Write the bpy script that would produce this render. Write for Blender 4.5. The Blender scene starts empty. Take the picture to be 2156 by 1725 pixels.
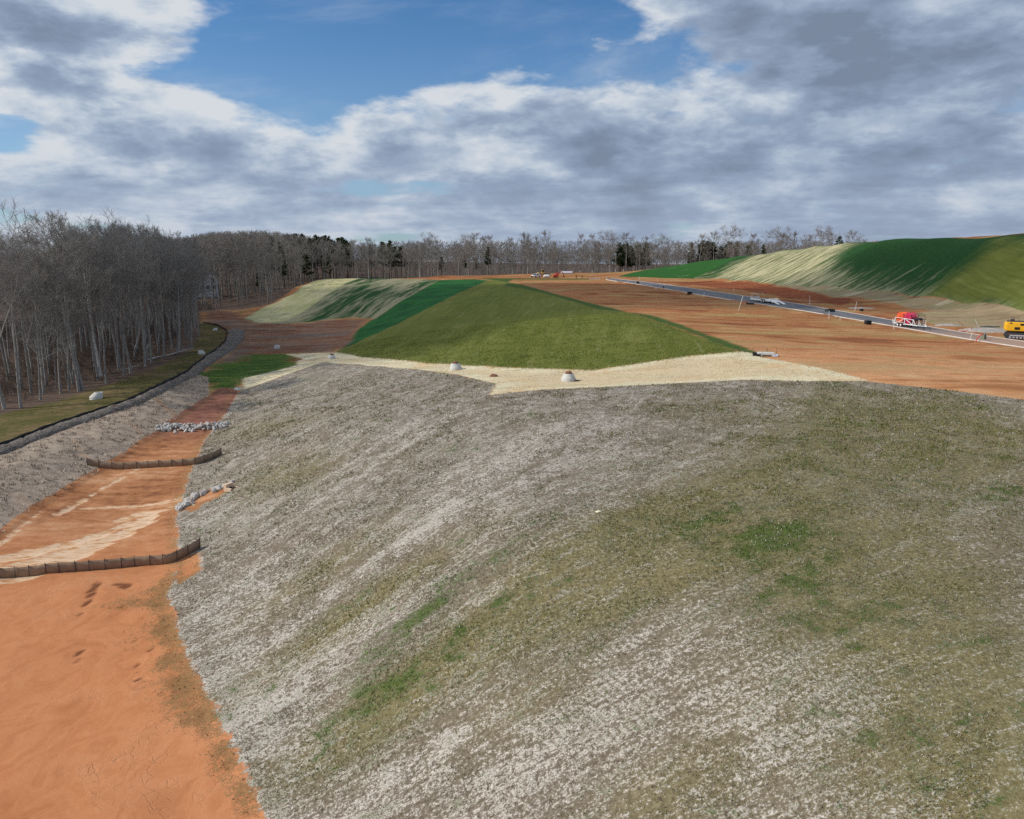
import bpy, math, random, numpy as np
from mathutils import Vector, Matrix
rng = np.random.default_rng(7)
random.seed(7)
SC = bpy.context.scene
COL = SC.collection
# ------------------------------------------------------------------ camera geometry (drone 22 m above the basin floor)
F, CX, CY, PITCH, CAMZ = 1594.0, 1078.0, 862.5, math.radians(11.6), 22.0
cp, sp = math.cos(PITCH), math.sin(PITCH)
def ray(px, py):
    r = (px-CX)/F; d = (py-CY)/F
    return np.array([r, cp - d*sp, -(sp + d*cp)])
def P(px, py, z):                      # photo pixel at height z relative to the drone -> world point
    v = ray(px, py); t = z/v[2]
    return (v[0]*t, v[1]*t, z+CAMZ)
def PD(px, py, depth):                 # photo pixel at ground distance
    v = ray(px, py); t = depth/v[1]
    return (v[0]*t, v[1]*t, v[2]*t+CAMZ)

# ------------------------------------------------------------------ numpy value noise
def _hash(ix, iy, s):
    h = (ix.astype(np.int64)*374761393 + iy.astype(np.int64)*668265263 + s*1274126177) & 0x7fffffff
    h = ((h ^ (h >> 13))*1103515245) & 0x7fffffff
    return ((h ^ (h >> 16)) & 0xffff)/65535.0
def vnoise(x, y, s=0):
    ix = np.floor(x); iy = np.floor(y); fx = x-ix; fy = y-iy
    fx = fx*fx*(3-2*fx); fy = fy*fy*(3-2*fy)
    a = _hash(ix, iy, s); b = _hash(ix+1, iy, s); c = _hash(ix, iy+1, s); d = _hash(ix+1, iy+1, s)
    return (a*(1-fx)+b*fx)*(1-fy)+(c*(1-fx)+d*fx)*fy
def fbm(x, y, octv=4, s=0, g=.5):
    o = 0; a = 1; t = 0
    for i in range(octv):
        o = o + a*vnoise(x*2**i+17.3*i, y*2**i-9.1*i, s+i); t += a; a *= g
    return o/t

# ------------------------------------------------------------------ breaklines of the site
L = {}
L['toe'] = [P(*p) for p in [(690,2300,-22.4),(610,1900,-22.3),(560,1725,-22.2),(520,1630,-22.1),(470,1530,-22),(390,1370,-22),(355,1255,-22),(380,1185,-22),(372,1090,-22),(400,1000,-22),(430,930,-21.9),(470,880,-21.8),(502,828,-21.5)]]
L['crest'] = [P(*p) for p in [(510,819,-21.1),(600,790,-20.2),(680,762,-19.5),(750,767,-18.8),(860,776,-17.8),(960,788,-17),(1045,808,-16),(1030,832,-15.3),(1150,820,-15.3),(1330,812,-15),(1560,800,-14.6),(1690,803,-14.4),(1820,803,-14.2),(2000,822,-14.1),(2156,842,-14),(2400,870,-13.9)]]
L['midslope'] = [P(*p) for p in [(1600,1725,-16.8),(2156,1725,-14.8),(1640,1400,-14.9),(2156,1400,-13.7),(2156,1100,-13.4),(1600,1100,-14.1),(1078,1100,-15.3),(1078,1400,-17.5),(1078,1725,-19.2),(700,1100,-18.2),(700,900,-17.3),(600,860,-19.3),(880,840,-16.6),(1078,900,-15),(1600,900,-14.3),(2156,950,-13.7),(1350,950,-14.5)]]+[(30,25,8.2),(45,15,8.6),(20,4,6),(0,3,.6),(70,40,8.6),(90,60,8.4)]
L['channel'] = [P(*p) for p in [(600,774,-20.4),(698,756,-19.7),(820,765,-18.6),(960,779,-17.4),(1090,790,-16.5),(1197,803,-15.95),(1330,796,-15.5),(1480,785,-15)]]
L['gbase'] = [P(*p) for p in [(710,742,-19.8),(760,752,-19.2),(850,759,-18.2),(930,766,-17.3),(1100,775,-16.3),(1250,780,-15.8),(1330,768,-15.3),(1450,750,-14.5),(1555,741,-13.8)]]
L['gcrest'] = [P(*p) for p in [(1555,741,-13.8),(1480,712,-13.4),(1400,682,-13),(1330,660,-12.7),(1250,640,-12.3),(1180,622,-11.9),(1100,600,-11.5),(1040,590,-11.2)]]
L['ridge'] = [P(*p) for p in [(735,730,-19.7),(775,710,-18.8),(820,690,-17.4),(900,650,-14.9),(970,615,-12.6),(1030,591,-11.2)]]
L['dbase'] = [P(*p) for p in [(710,742,-19.8),(738,718,-20),(746,704,-20),(765,688,-19.9),(790,672,-19.6)]]
L['seam'] = [P(*p) for p in [(790,672,-19.6),(822,650,-17.5),(870,621,-14.3),(910,598,-11.9),(928,590,-11.3)]]
L['toe2'] = [P(*p) for p in [(515,672,-20),(540,679,-20.1),(580,683,-20.2),(620,681,-20.2),(700,672,-20),(745,668,-19.8),(790,672,-19.6)]]
L['crest2'] = [P(*p) for p in [(665,588,-11),(735,587,-11),(800,587,-11.1),(860,588,-11.2),(928,590,-11.3),(1000,588.5,-11.15)]]
L['side2'] = [P(*p) for p in [(515,671,-20),(560,645,-17.5),(600,622,-14.8),(640,600,-12.2),(665,588,-11)]]
L['back2'] = [(-118,262,1.6),(-112,300,2.0),(-98,350,4.5),(-90,385,7.5)]
L['basin'] = [P(*p) for p in [(250,1700,-22.3),(0,1725,-22.3),(0,1400,-22.2),(200,1250,-22.1),(-300,1400,-22.2),(300,1000,-22),(415,880,-21.75),(120,1200,-22.1)]]
L['basin2'] = [P(*p) for p in [(410,900,-21.7),(450,850,-21.5),(480,815,-21.3)]]
L['bermtoe'] = [P(*p) for p in [(-400,1420,-22),(-200,1262,-22),(0,1131,-22),(88,1065,-22),(133,1041,-22),(214,993,-22),(270,958,-22),(344,910,-21.9),(379,880,-21.8),(440,835,-21.6),(438,795,-21.2)]]
L['bermtop'] = [P(*p) for p in [(-400,1150,-20.3),(-150,1060,-20.3),(0,1000,-20.3),(150,938,-20.4),(300,870,-20.5),(400,803,-20.8)]]
L['fence'] = [P(*p) for p in [(-400,1080,-20.2),(-60,965,-20.2),(0,942,-20.2),(100,902,-20.2),(270,845,-20.3),(380,790,-20.5),(450,740,-20.6),(474,718,-20.6),(478,697,-20.4),(460,686,-20.2),(428,680,-20)]]
L['greenpatch'] = [P(*p) for p in [(430,785,-21),(520,760,-20.8),(600,748,-20.6),(500,790,-21.1),(560,770,-20.9)]]
L['valley'] = [P(*p) for p in [(520,735,-20.9),(600,700,-20.6),(690,710,-20.5),(680,735,-20.5),(500,690,-20.4),(430,655,-19.6),(560,650,-19.6)]]
L['woodedge'] = [P(*p) for p in [(-300,960,-20.9),(0,873,-20.9),(120,846,-20.9),(239,808,-20.9),(325,778,-20.9),(400,742,-20.9),(420,706,-20.7),(422,658,-19.8)]]
L['wood'] = [(-80,60,1.2),(-110,110,.6),(-140,170,.3),(-180,240,1.0),(-160,300,2.6),(-200,100,1)]
L['crosshill'] = [(-150,330,3.2),(-180,420,8),(-110,440,8.5),(-70,450,9),(-120,540,20),(-200,560,15),(-30,560,11),(50,580,5),(0,470,7.5),(80,460,7.5),(160,470,8)]
L['padedge'] = [P(*p) for p in [(930,583,-10.6),(1010,580,-10.3),(1100,578,-10.1),(1200,575,-9.9),(1330,572,-9.7)]]
L['pad'] = [P(*p) for p in [(1150,587,-11.2),(1290,590,-11.5),(1210,583,-10.9),(1080,584,-11)]]
L['roadl'] = [P(*p) for p in [(1275, 589.5, -11.45), (1324, 596, -11.5), (1397, 608, -12.1), (1482, 623, -12.6), (1562, 636, -13.0), (1607, 642, -13.15), (1700, 656.5, -13.6), (1800, 673.5, -14.1), (1880, 687.5, -14.5), (1950, 700, -14.8), (2048, 717, -15.1), (2156, 733, -15.3), (2500, 781, -15.6)]]
L['roadr'] = [P(*p) for p in [(1290, 586.5, -11.35), (1324, 590.5, -11.5), (1397, 600, -12.1), (1482, 612.5, -12.6), (1562, 624.5, -13.0), (1607, 630.5, -13.15), (1700, 645, -13.6), (1800, 662, -14.1), (1880, 676, -14.5), (1950, 688, -14.8), (2048, 704.5, -15.1), (2156, 720, -15.3), (2500, 766, -15.6)]]
L['field'] = [P(*p) for p in [(1300,640,-12.5),(1500,680,-13.4),(1700,720,-14),(1900,760,-14.4),(2156,800,-14.5),(1650,765,-14),(1750,782,-14.05),(1850,800,-14.15),(2156,760,-14.9)]]
L['hbase'] = [P(*p) for p in [(1300,583,-10.8),(1400,586,-11),(1500,588,-11.2),(1600,597,-11.5),(1700,606,-11.6),(1800,616,-11.9),(1920,628,-12.2),(2030,643,-12.7),(2156,660,-13.2),(2400,690,-13.5)]]
L['hshelf'] = [P(*p) for p in [(1500,598,-12),(1650,612,-12.6),(1800,632,-13),(1950,655,-13.6),(2156,688,-14.4)]]
L['hcrest'] = [(PD(1330,574,405)),PD(1400,561,402),PD(1480,549,395),PD(1560,538,380),PD(1650,526,355),PD(1780,511,312),PD(1850,507,285),PD(1950,505,255),PD(2080,503.5,225),PD(2156,503,208),PD(2400,503,170)]
L['htop'] = [(152,345,22.5),(165,300,25.0),(175,260,25.6),(190,220,25.6),(230,250,24.5),(230,160,25),(200,330,20),(130,420,12),(260,420,9),PD(1880,503.2,275),PD(1930,502.6,275),PD(1990,503.4,268)]
L['far'] = [(x,y,z) for x,y,z in [(-700,0,4),(-700,500,10),(-600,1200,18),(0,1200,2),(700,1200,2),(800,500,4),(800,-200,6),(0,-300,4),(-700,-300,4),(300,700,2),(-300,800,22),(60,-60,7),(-40,-50,-.5),(-100,0,1),(150,0,9),(150,90,9.5),(170,-100,8)]]

def densify(pts, closed=False):
    out = []
    n = len(pts)
    for i in range(n-1):
        a = np.array(pts[i]); b = np.array(pts[i+1])
        m = .5*(a+b); step = max(3.0, .06*math.hypot(m[0], m[1]))
        k = max(1, int(math.hypot(*(b-a)[:2])/step))
        for j in range(k): out.append(a+(b-a)*j/k)
    out.append(np.array(pts[-1]))
    return out
LINES = ['toe','crest','channel','gbase','gcrest','ridge','dbase','seam','toe2','crest2','side2','bermtoe','bermtop','fence','woodedge','padedge','roadl','roadr','hbase','hcrest']
ctrl = []
for k, v in L.items():
    ctrl += densify(v) if k in LINES else [np.array(p) for p in v]
ctrl = np.array(ctrl)
keep = []
for i, c in enumerate(ctrl):           # merge control points that fall together
    if all((c[0]-ctrl[j][0])**2+(c[1]-ctrl[j][1])**2 > (1.2+.006*abs(c[1]))**2 for j in keep): keep.append(i)
ctrl = ctrl[keep]
S = 50.0
cxy = ctrl[:, :2]/S
n = len(ctrl)
A = np.zeros((n+3, n+3))
A[:n, :n] = np.sqrt(((cxy[:, None]-cxy[None])**2).sum(-1))
A[:n, n] = 1; A[:n, n+1:] = cxy; A[n, :n] = 1; A[n+1:, :n] = cxy.T
W = np.linalg.solve(A, np.concatenate([ctrl[:, 2], [0, 0, 0]]))
def rbf(x, y):
    sh = x.shape; x = x.ravel()/S; y = y.ravel()/S; o = np.empty(x.size)
    for i in range(0, x.size, 20000):
        a = x[i:i+20000]; b = y[i:i+20000]
        d = np.sqrt((a[:, None]-cxy[None, :, 0])**2+(b[:, None]-cxy[None, :, 1])**2)
        o[i:i+20000] = d@W[:n]+W[n]+a*W[n+1]+b*W[n+2]
    return o.reshape(sh)

# ------------------------------------------------------------------ the ground grid: fine near the site, coarse far off
def axis(pieces):
    out = [pieces[0][0]]
    for (a, b, s0, s1) in pieces:
        x = a
        while x < b-1e-6:
            t = (x-a)/(b-a); x = min(b, x+s0+(s1-s0)*t); out.append(x)
    return np.array(out)
GX = axis([(-900,-150,60,6),(-150,-60,5,.6),(-60,50,.36,.36),(50,130,.4,1.2),(130,260,1.3,6),(260,1000,7,70)])
GY = axis([(-320,-10,60,3),(-10,14,3,.5),(14,120,.36,.42),(120,360,.45,1.4),(360,620,2,10),(620,1500,15,90)])
XX, YY = np.meshgrid(GX, GY)
def coarse_eval():
    # RBF on every 2nd/whole grid is affordable: evaluate on a thinned grid, then bilinear back
    xs = GX[::2] if len(GX) % 2 else np.append(GX[::2], GX[-1]); ys = GY[::2] if len(GY) % 2 else np.append(GY[::2], GY[-1])
    a, b = np.meshgrid(xs, ys); h = rbf(a, b)
    hx = np.array([np.interp(GX, xs, r) for r in h]); return np.array([np.interp(GY, ys, c) for c in hx.T]).T
ZZ = coarse_eval()
for it in range(3):                    # round the breaklines off
    Z2 = ZZ.copy(); Z2[1:-1] = (ZZ[:-2]+2*ZZ[1:-1]+ZZ[2:])/4; ZZ = Z2.copy(); ZZ[:, 1:-1] = (Z2[:, :-2]+2*Z2[:, 1:-1]+Z2[:, 2:])/4
def bil(G, x, y):
    x = np.asarray(x, float); y = np.asarray(y, float)
    i = np.clip(np.searchsorted(GX, x)-1, 0, len(GX)-2); j = np.clip(np.searchsorted(GY, y)-1, 0, len(GY)-2)
    u = (x-GX[i])/(GX[i+1]-GX[i]); v = (y-GY[j])/(GY[j+1]-GY[j])
    return (G[j, i]*(1-u)+G[j, i+1]*u)*(1-v)+(G[j+1, i]*(1-u)+G[j+1, i+1]*u)*v
def H(x, y): return float(bil(ZZ, x, y))
def hit(px, py, tmax=700):             # where the photo pixel's line of sight meets the ground
    v = ray(px, py); t = np.concatenate([np.arange(8, 200, .15), np.arange(200, tmax, .5)])
    d = v[2]*t+CAMZ - bil(ZZ, v[0]*t, v[1]*t)
    k = np.argmax(d < 0)
    if k == 0: k = len(t)-1
    a, b = t[k-1], t[k]; f = d[k-1]/(d[k-1]-d[k]+1e-9); tt = a+(b-a)*f
    return (v[0]*tt, v[1]*tt, H(v[0]*tt, v[1]*tt))

# ------------------------------------------------------------------ zones (signed distance in metres, positive inside)
def sdf(poly, margin=9.0, X=XX, Y=YY):
    q = np.array([(p[0], p[1]) for p in poly]); out = np.full(X.shape, -margin)
    m = (X > q[:, 0].min()-margin) & (X < q[:, 0].max()+margin) & (Y > q[:, 1].min()-margin) & (Y < q[:, 1].max()+margin)
    x = X[m]; y = Y[m]; d = np.full(x.shape, 1e9); ins = np.zeros(x.shape, bool)
    for i in range(len(q)):
        a = q[i]; b = q[(i+1) % len(q)]; e = b-a; L2 = e@e+1e-12
        t = np.clip(((x-a[0])*e[0]+(y-a[1])*e[1])/L2, 0, 1)
        d = np.minimum(d, (x-a[0]-t*e[0])**2+(y-a[1]-t*e[1])**2)
        c = (a[1] > y) != (b[1] > y)
        with np.errstate(all='ignore'): xi = a[0]+(y-a[1])*e[0]/(e[1] if e[1] else 1e-12)
        ins ^= c & (x < xi)
    out[m] = np.clip(np.where(ins, 1, -1)*np.sqrt(d), -margin, margin*3)
    return out
def pl(pts): return [hit(*p) for p in pts]
R = lambda k: list(reversed(L[k]))
Z = {}
Z['slope'] = sdf(L['toe']+L['crest']+[(95,62,0),(95,-10,0),(10,-10,0)])
Z['basin'] = sdf(L['toe'][:-1]+pl([(492,822),(470,818),(440,838)])+R('bermtoe')[2:]+[(-75,20,0),(-30,-10,0),(0,-10,0)])
Z['dry'] = sdf(L['bermtoe']+pl([(420,790),(395,795)])+R('fence')[4:]+[(-120,25,0)])
cz = L['crest'][:13]
Z['straw'] = sdf(pl([(513,796),(560,786),(600,776),(628,768),(622,762),(640,756),(615,750),(600,746),(640,744),(690,743)])+L['gbase'][0:]+pl([(1580,743)])+[P(*p) for p in [(1600,752,-13.95),(1650,761,-14),(1730,776,-14.05),(1775,787,-14.1),(1822,799,-14.15)]]+list(reversed(cz)))
Z['green'] = sdf(L['gbase']+L['gcrest']+R('ridge')+[L['gbase'][0]])
gl = [P(*p) for p in [(1620,756,-13.9),(1600,742,-13.7),(1520,712,-13.2),(1440,682,-12.8),(1370,662,-12.6),(1310,655,-12.5),(1260,648,-12.3),(1215,636,-12.1),(1180,626,-11.9),(1120,611,-11.7),(1060,600,-11.5),(1080,588,-11),(1240,588,-11.2),(1240,586,-11.1),(1120,586,-11.05),(1000,587,-11.1)]]
Z['green2'] = sdf(L['gcrest'][:]+list(reversed(gl)))
Z['lush'] = sdf(L['ridge']+[P(1000,588,-11.1)]+R('seam')+R('dbase'))
Z['slope2'] = sdf(L['toe2']+L['seam']+R('crest2')[1:]+R('side2')+[])
side_b = [(p[0]-6, p[1]+4, 0) for p in L['side2']]
Z['strip2'] = sdf(L['side2']+pl([(745,588),(700,612),(640,650),(590,680),(560,683)])[0:0]+[P(760,588,-11.0),P(690,617,-13.9),P(630,652,-17.6),P(585,676,-19.7)]+[P(545,680,-20.1)])
Z['valley'] = sdf(pl([(440,652),(505,664),(530,680),(620,684),(700,674),(770,672),(745,700),(738,722),(700,740),(600,744),(520,752),(470,775),(430,790),(405,800),(450,770),(480,745),(495,720),(480,700),(430,676)]))
Z['patch'] = sdf(pl([(400,800),(440,775),(480,760),(540,746),(600,744),(630,748),(632,764),(618,778),(560,792),(512,802),(500,830),(470,822),(440,812)]))
Z['verge'] = sdf([(p[0]-1.0, p[1], 0) for p in L['woodedge'][1:]]+[L['fence'][-1]]+R('fence')[1:-1]+[(-90,60,0),(-100,66,0)])
Z['wood'] = sdf(L['woodedge']+pl([(500,652),(560,648)])+[(p[0]-3.5, p[1]+4, 0) for p in L['side2'][1:]]+[(-78,345,0),(-58,362,0)]+[(p[0], p[1]+9, 0) for p in L['padedge']]+[(70,425,0),(140,440,0),(250,470,0),(900,480,0),(990,1490,0),(-890,1490,0),(-890,-300,0),(-140,-300,0)])
Z['hill'] = sdf(L['hbase']+[(p[0]+7, p[1]+3, 0) for p in R('hcrest')])
Z['hillpale'] = sdf([P(1500,588,-11.2),P(1575,594,-11.4),P(1700,606,-11.6),P(1800,616,-11.9),P(1880,624,-12.1)]+[PD(1790,590,235),PD(1740,560,290),PD(1790,530,305),PD(1800,510,305),PD(1740,515,330),PD(1600,531,368)])
Z['hillgreen'] = sdf([P(1920,630,-12.2),P(2040,645,-12.7),P(2156,660,-13.2),P(2400,690,-13.5)]+[PD(2400,503,168),PD(2156,503,207),PD(2110,504,221),PD(2040,560,214)])
Z['tan'] = sdf(pl([(1600,592),(1750,602),(1880,616),(1990,630),(2156,650),(2400,684),(2400,745),(2156,708),(2060,694),(1960,680),(1900,668),(1960,655),(1880,640),(1720,618)]))
Z['red'] = sdf(pl([(1330,590),(1500,591),(1600,598),(1720,616),(1800,634),(1770,645),(1660,627),(1560,612),(1450,600)]))
# sediment fans in the basin
def sdline(pts, w0, w1, margin=4.0):    # a tongue of sediment: half width tapering from w0 to w1
    q = resample0([np.array(hit(*p)) for p in pts], 40); out = np.full(XX.shape, -margin)
    m = (XX > q[:, 0].min()-4) & (XX < q[:, 0].max()+4) & (YY > q[:, 1].min()-4) & (YY < q[:, 1].max()+4)
    d = np.full(m.sum(), -margin); x = XX[m]; y = YY[m]
    for i, p in enumerate(q): d = np.maximum(d, (w0+(w1-w0)*i/39)*(.75+.5*math.sin(i*.55+w0*9)**2)-np.hypot(x-p[0], y-p[1]))
    out[m] = d; return out
def resample0(q, n):
    q = np.array(q); s_ = np.concatenate([[0], np.cumsum(np.hypot(*(q[1:, :2]-q[:-1, :2]).T))]); u = np.linspace(0, s_[-1], n)
    return np.stack([np.interp(u, s_, q[:, i]) for i in range(3)], 1)
Z['sed'] = np.max([sdline(*a) for a in [([(398,1058),(335,1074),(275,1102),(190,1134),(90,1160),(0,1180),(-60,1192)], .35, 1.0), ([(330,1086),(255,1124),(185,1158),(100,1194),(30,1215)], .35, 1.2), ([(200,1140),(90,1178),(-50,1216)], .3, .9),
    ([(385,1050),(300,1062),(235,1066),(165,1069)], .45, .15), ([(290,988),(256,1010),(205,1036),(172,1055),(120,1082)], .15, .28), ([(85,1078),(40,1112),(0,1148)], .12, .25), ([(310,1078),(272,1088),(255,1094)], .6, .5), ([(330,1095),(285,1112),(262,1130)], .2, .5)]], axis=0)
Z['rill'] = np.max([sdline(p_, .10, .05) for p_ in [[(600,1262),(640,1240),(690,1245),(735,1262)], [(690,1375),(760,1358),(830,1330),(870,1318)], [(868,1322),(890,1345),(912,1370)], [(960,1190),(1050,1150),(1110,1135)], [(1040,1120),(1090,1105),(1120,1095),(1180,1085)], [(1000,1275),(1100,1220),(1200,1190)], [(830,1535),(960,1480),(1080,1440)], [(1290,1690),(1400,1640),(1500,1590)], [(520,1400),(580,1350),(640,1310)], [(900,1000),(990,940),(1080,890)], [(760,1190),(880,1110),(960,1065)]]], axis=0)
for poly in ([(388,1074),(398,1046),(440,1030),(478,1017),(494,1014),(492,1028),(460,1047),(432,1060),(405,1078)], [(366,1190),(374,1176),(418,1160),(426,1202),(374,1232)]):
    d_ = sdf(pl(poly)); Z['slope'] = np.minimum(Z['slope'], -d_); Z['basin'] = np.maximum(Z['basin'], d_)
# ------------------------------------------------------------------ soft cover maps (0..1): where plants grow and where the mulch lies thick
def blob(px, py, rx, ry, ang=None):    # an elongated patch on the ground; radii in metres along/across the passes
    c = hit(px, py); ang = sang(c[1]) if ang is None else ang; ca, sa = math.cos(ang), math.sin(ang)
    u = (XX-c[0])*ca+(YY-c[1])*sa; v = -(XX-c[0])*sa+(YY-c[1])*ca
    return np.exp(-(u/rx)**2-(v/ry)**2)
# the dozer passes fan round the slope: their bearing turns with distance
_ty = np.array([-400, 10, 24, 28, 32, 40, 48, 61, 78, 110, 200, 2000.]); _tt = np.array([.28, .28, .28, .34, .5, .72, 1.0, 1.7, 2.4, 3.2, 4, 4.])
gy = np.arange(-400, 1600, .25); gg = np.cumsum(.25/np.interp(gy, _ty, _tt)); gg -= np.interp(40, gy, gg)
VV = (XX-np.interp(YY, gy, gg))*.7; UU = XX*.75+YY*.66
def sang(y): return math.atan(float(np.interp(y, _ty, _tt)))
lush = np.zeros(XX.shape)
for (x,y,rx,ry,w) in [(1600,1140,3.2,1.9,1),(1660,1120,2,1.2,.8),(1480,1100,4.5,.8,1),(1650,1245,2.2,1.3,.8),(1690,1210,1.2,.8,.5),(880,1420,4.5,2.0,.6),(760,1470,2.5,1.4,.45),(730,1270,4,1.6,.5),(960,1230,7,1.7,.42),(840,1340,3,1,.5),(2050,1050,2,1,.6),(2110,1035,2,1.2,.7),(1750,1170,1.5,.7,.5),(1250,1365,.8,.5,.7),(1330,1290,2,.6,.4),(1640,1440,.6,.4,.7),(1800,1360,.6,.5,.7),(960,1680,1,.7,.6),(800,1580,3,1.2,.5),(1800,900,9,2,.35),(1500,830,8,2,.4),(1750,820,8,2,.4),(1400,860,6,1.5,.3),(1100,1130,8,1.2,.35),(1900,1000,8,1,.3),(1300,1010,8,1,.25),(560,880,4,3,.3),(500,1040,2,3,.35),(640,1180,4,2,.35),(2000,1080,1.5,.6,.6)]:
    lush += w*blob(x,y,rx,ry)
lush = np.clip(lush, 0, 1.2)
olive = np.zeros(XX.shape)             # tawny to olive grown-in ground
for (x,y,rx,ry,w) in [(1700,950,16,6,1),(2050,950,16,6,1),(1500,1080,9,4,1),(2000,1400,6,5,.9),(2100,1650,4,3,.8),(1400,1680,3,1.6,.7),(800,1500,6,2.0,1),(760,1280,7,1.8,1),(1400,1180,6,2.5,.8),(1900,1250,5,3,.8),(1200,1150,8,2,.7),(1060,1300,5,2,.5),(600,1000,4,6,.7),(560,900,4,8,.5),(1800,1150,7,4,1),(1950,880,15,5,.9),(680,1200,5,2,.7),(1750,850,14,4,.8),(1500,860,8,4,.5),(1300,1240,5,2,.5),(1100,1480,3,1.5,.5)]:
    olive += w*blob(x,y,rx,ry)
olive = np.clip(olive, 0, 1)
pale = np.zeros(XX.shape)              # bleached straw lying thick
for (x,y,rx,ry,w) in [(520,1250,3,3,1),(500,1400,2.5,2.5,1),(640,1600,3,2.4,1),(640,1420,4,1.2,.8),(1000,1020,9,1.2,.9),(900,1110,7,1.0,.8),(1130,930,10,1.5,.7),(760,960,8,1.2,.6),(1500,1450,3,1.5,.6),(1200,1560,4,1.3,.5),(900,900,10,2.0,.7),(1250,900,9,2.0,.8),(1040,960,9,1.0,.8),(700,1040,6,1.2,.7),(1180,980,7,.8,.8),(1750,1500,3,1.6,.8),(1400,1380,4,1,.6),(1050,1620,3,1.2,.6),(1650,1550,2.4,1.2,.8),(1300,1060,5,.8,.5),(470,1090,2,4,.7),(840,1640,2.5,1.2,.8),(560,1500,2.5,2,.9),(1000,1380,5,.6,.7),(1060,1240,6,.5,.7),(2080,1060,3,1,.5),(2020,1620,3,1.2,.5),(700,1340,5,.8,.8),(950,1550,3,.8,.7),(1700,1400,1.2,1.2,.7)]:
    pale += w*blob(x,y,rx,ry)
pale = np.clip(pale, 0, 1)
stain = np.zeros(XX.shape)             # damp scuffed soil and sprouts along the clay edge
for (x,y,rx,ry,w) in [(335,1330,2.3,2.4,.8),(395,1430,2.0,2.6,1),(425,1490,1.6,1.8,1),(300,1270,2.6,1.0,.7),(340,1240,2.6,1.6,.7),(470,1600,.7,1.2,.7),(370,1390,1.3,1.2,.6),(520,1680,.6,1.0,.6),(250,1280,1.2,.6,.6),(320,1400,1.4,.5,.3)]:
    stain += w*blob(x,y,rx,ry,0)
stain += .8*np.exp(-((Z['basin']-.3)/.8)**2)*(Z['slope'] > -6)
stain = np.clip(stain, 0, 1.2)
prints = np.zeros(XX.shape)
lines = []
def trail(p, q, k, w=.17):
    a = np.array(hit(*p)); b = np.array(hit(*q))
    for i in range(k):
        c = a+(b-a)*(i/(k-1))+rng.normal(0,.07,3)*[1,1,0]; lines.append((c[0], c[1], w*rng.uniform(.6,1.3)))
# footprints pressed into the clay: real dents
trail((208,1225),(186,1262),9,.24); trail((186,1262),(164,1300),7,.17); trail((172,1345),(162,1390),8,.13); trail((245,1228),(265,1234),4,.26); trail((280,1350),(292,1440),12,.1); trail((312,1340),(322,1420),9,.09)
GY_ok = (YY > 20) & (YY < 60) & (XX < -8) & (XX > -40)
for (x,y,w) in lines:
    prints[GY_ok] = np.maximum(prints[GY_ok], np.exp(-(((XX[GY_ok]-x)/w)**2+((YY[GY_ok]-y)/(w*1.5))**2)))
# rows of the plateau field: long low terraces that swing with the ground
fld = np.clip((-(np.maximum.reduce([Z['slope'], Z['straw'], Z['green'], Z['green2'], Z['hill'], Z['lush'], Z['slope2']]))-.5)/3, 0, 1)*(XX > -40)*(YY > 60)*(YY < 420)*(Z['wood'] < 0)
rows = fbm(XX*.035+3, YY*.11, 3, 5)
rip = fbm(XX*.05, YY*.35+8*fbm(XX*.012, YY*.012, 2, 3), 3, 21)
dz = fld*((rows-.5)*.9*np.clip(YY/140, .5, 1.3)+(rip-.5)*.14)
sl = np.clip(Z['slope']/2, 0, 1)
tz = (fbm(UU*.05, VV*.35, 4, 31)-.5)*.35+(fbm(UU*.5, VV*1.4, 3, 35)-.5)*.12
dz += sl*tz + np.clip(Z['dry']/1.5, 0, 1)*(fbm(XX*.8, YY*.8, 3, 41)-.5)*.35
dz += np.clip(Z['basin']/1.2, 0, 1)*((fbm(XX*.25, YY*.25, 3, 51)-.5)*.10) - .10*prints
dz -= .10*np.clip((Z['sed']+.1)/.5, 0, 1)
dz += np.clip(Z['wood']/4, 0, 1)*(fbm(XX*.1, YY*.1, 3, 61)-.5)*.8
dz += np.clip(np.maximum(Z['hill'], np.maximum(Z['green'], Z['slope2']))/3, 0, 1)*(fbm(XX*.12, YY*.12, 3, 71)-.5)*.5
# scuffed edges beside the road
rd = sdf(L['roadl']+R('roadr'), 12)
dz += np.clip(1-np.abs(rd+3)/2.5, 0, 1)*(fbm(XX*.4, YY*.2, 3, 81)-.35)*.8*(rd < -.4)
dz *= 1-np.clip((rd+1.2)/1.0, 0, 1)
ZZ += dz
Z['road'] = rd

def finish(o, label=None, cat=None, group=None, kind=None):
    if label: o['label'] = label
    if cat: o['category'] = cat
    if group: o['group'] = group
    if kind: o['kind'] = kind
    return o
def np_mesh(name, verts, faces, mat=None, attrs=None, smooth=False, nv=None):
    """verts (n,3); faces: (m,k) array of one polygon size"""
    me = bpy.data.meshes.new(name); verts = np.asarray(verts, np.float32); faces = np.asarray(faces, np.int32)
    me.vertices.add(len(verts)); me.vertices.foreach_set('co', verts.ravel())
    m, k = faces.shape
    me.loops.add(m*k); me.loops.foreach_set('vertex_index', faces.ravel())
    me.polygons.add(m); me.polygons.foreach_set('loop_start', np.arange(0, m*k, k, dtype=np.int32))
    me.polygons.foreach_set('loop_total', np.full(m, k, np.int32))
    if smooth: me.polygons.foreach_set('use_smooth', np.ones(m, bool))
    for an, av in (attrs or {}).items():
        at = me.attributes.new(an, 'FLOAT', 'POINT'); at.data.foreach_set('value', np.asarray(av, np.float32).ravel())
    me.update(calc_edges=True); me.validate()
    if mat: me.materials.append(mat)
    return me
def link(name, me, parent=None):
    o = bpy.data.objects.new(name, me); COL.objects.link(o)
    if parent: o.parent = parent
    return o
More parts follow.
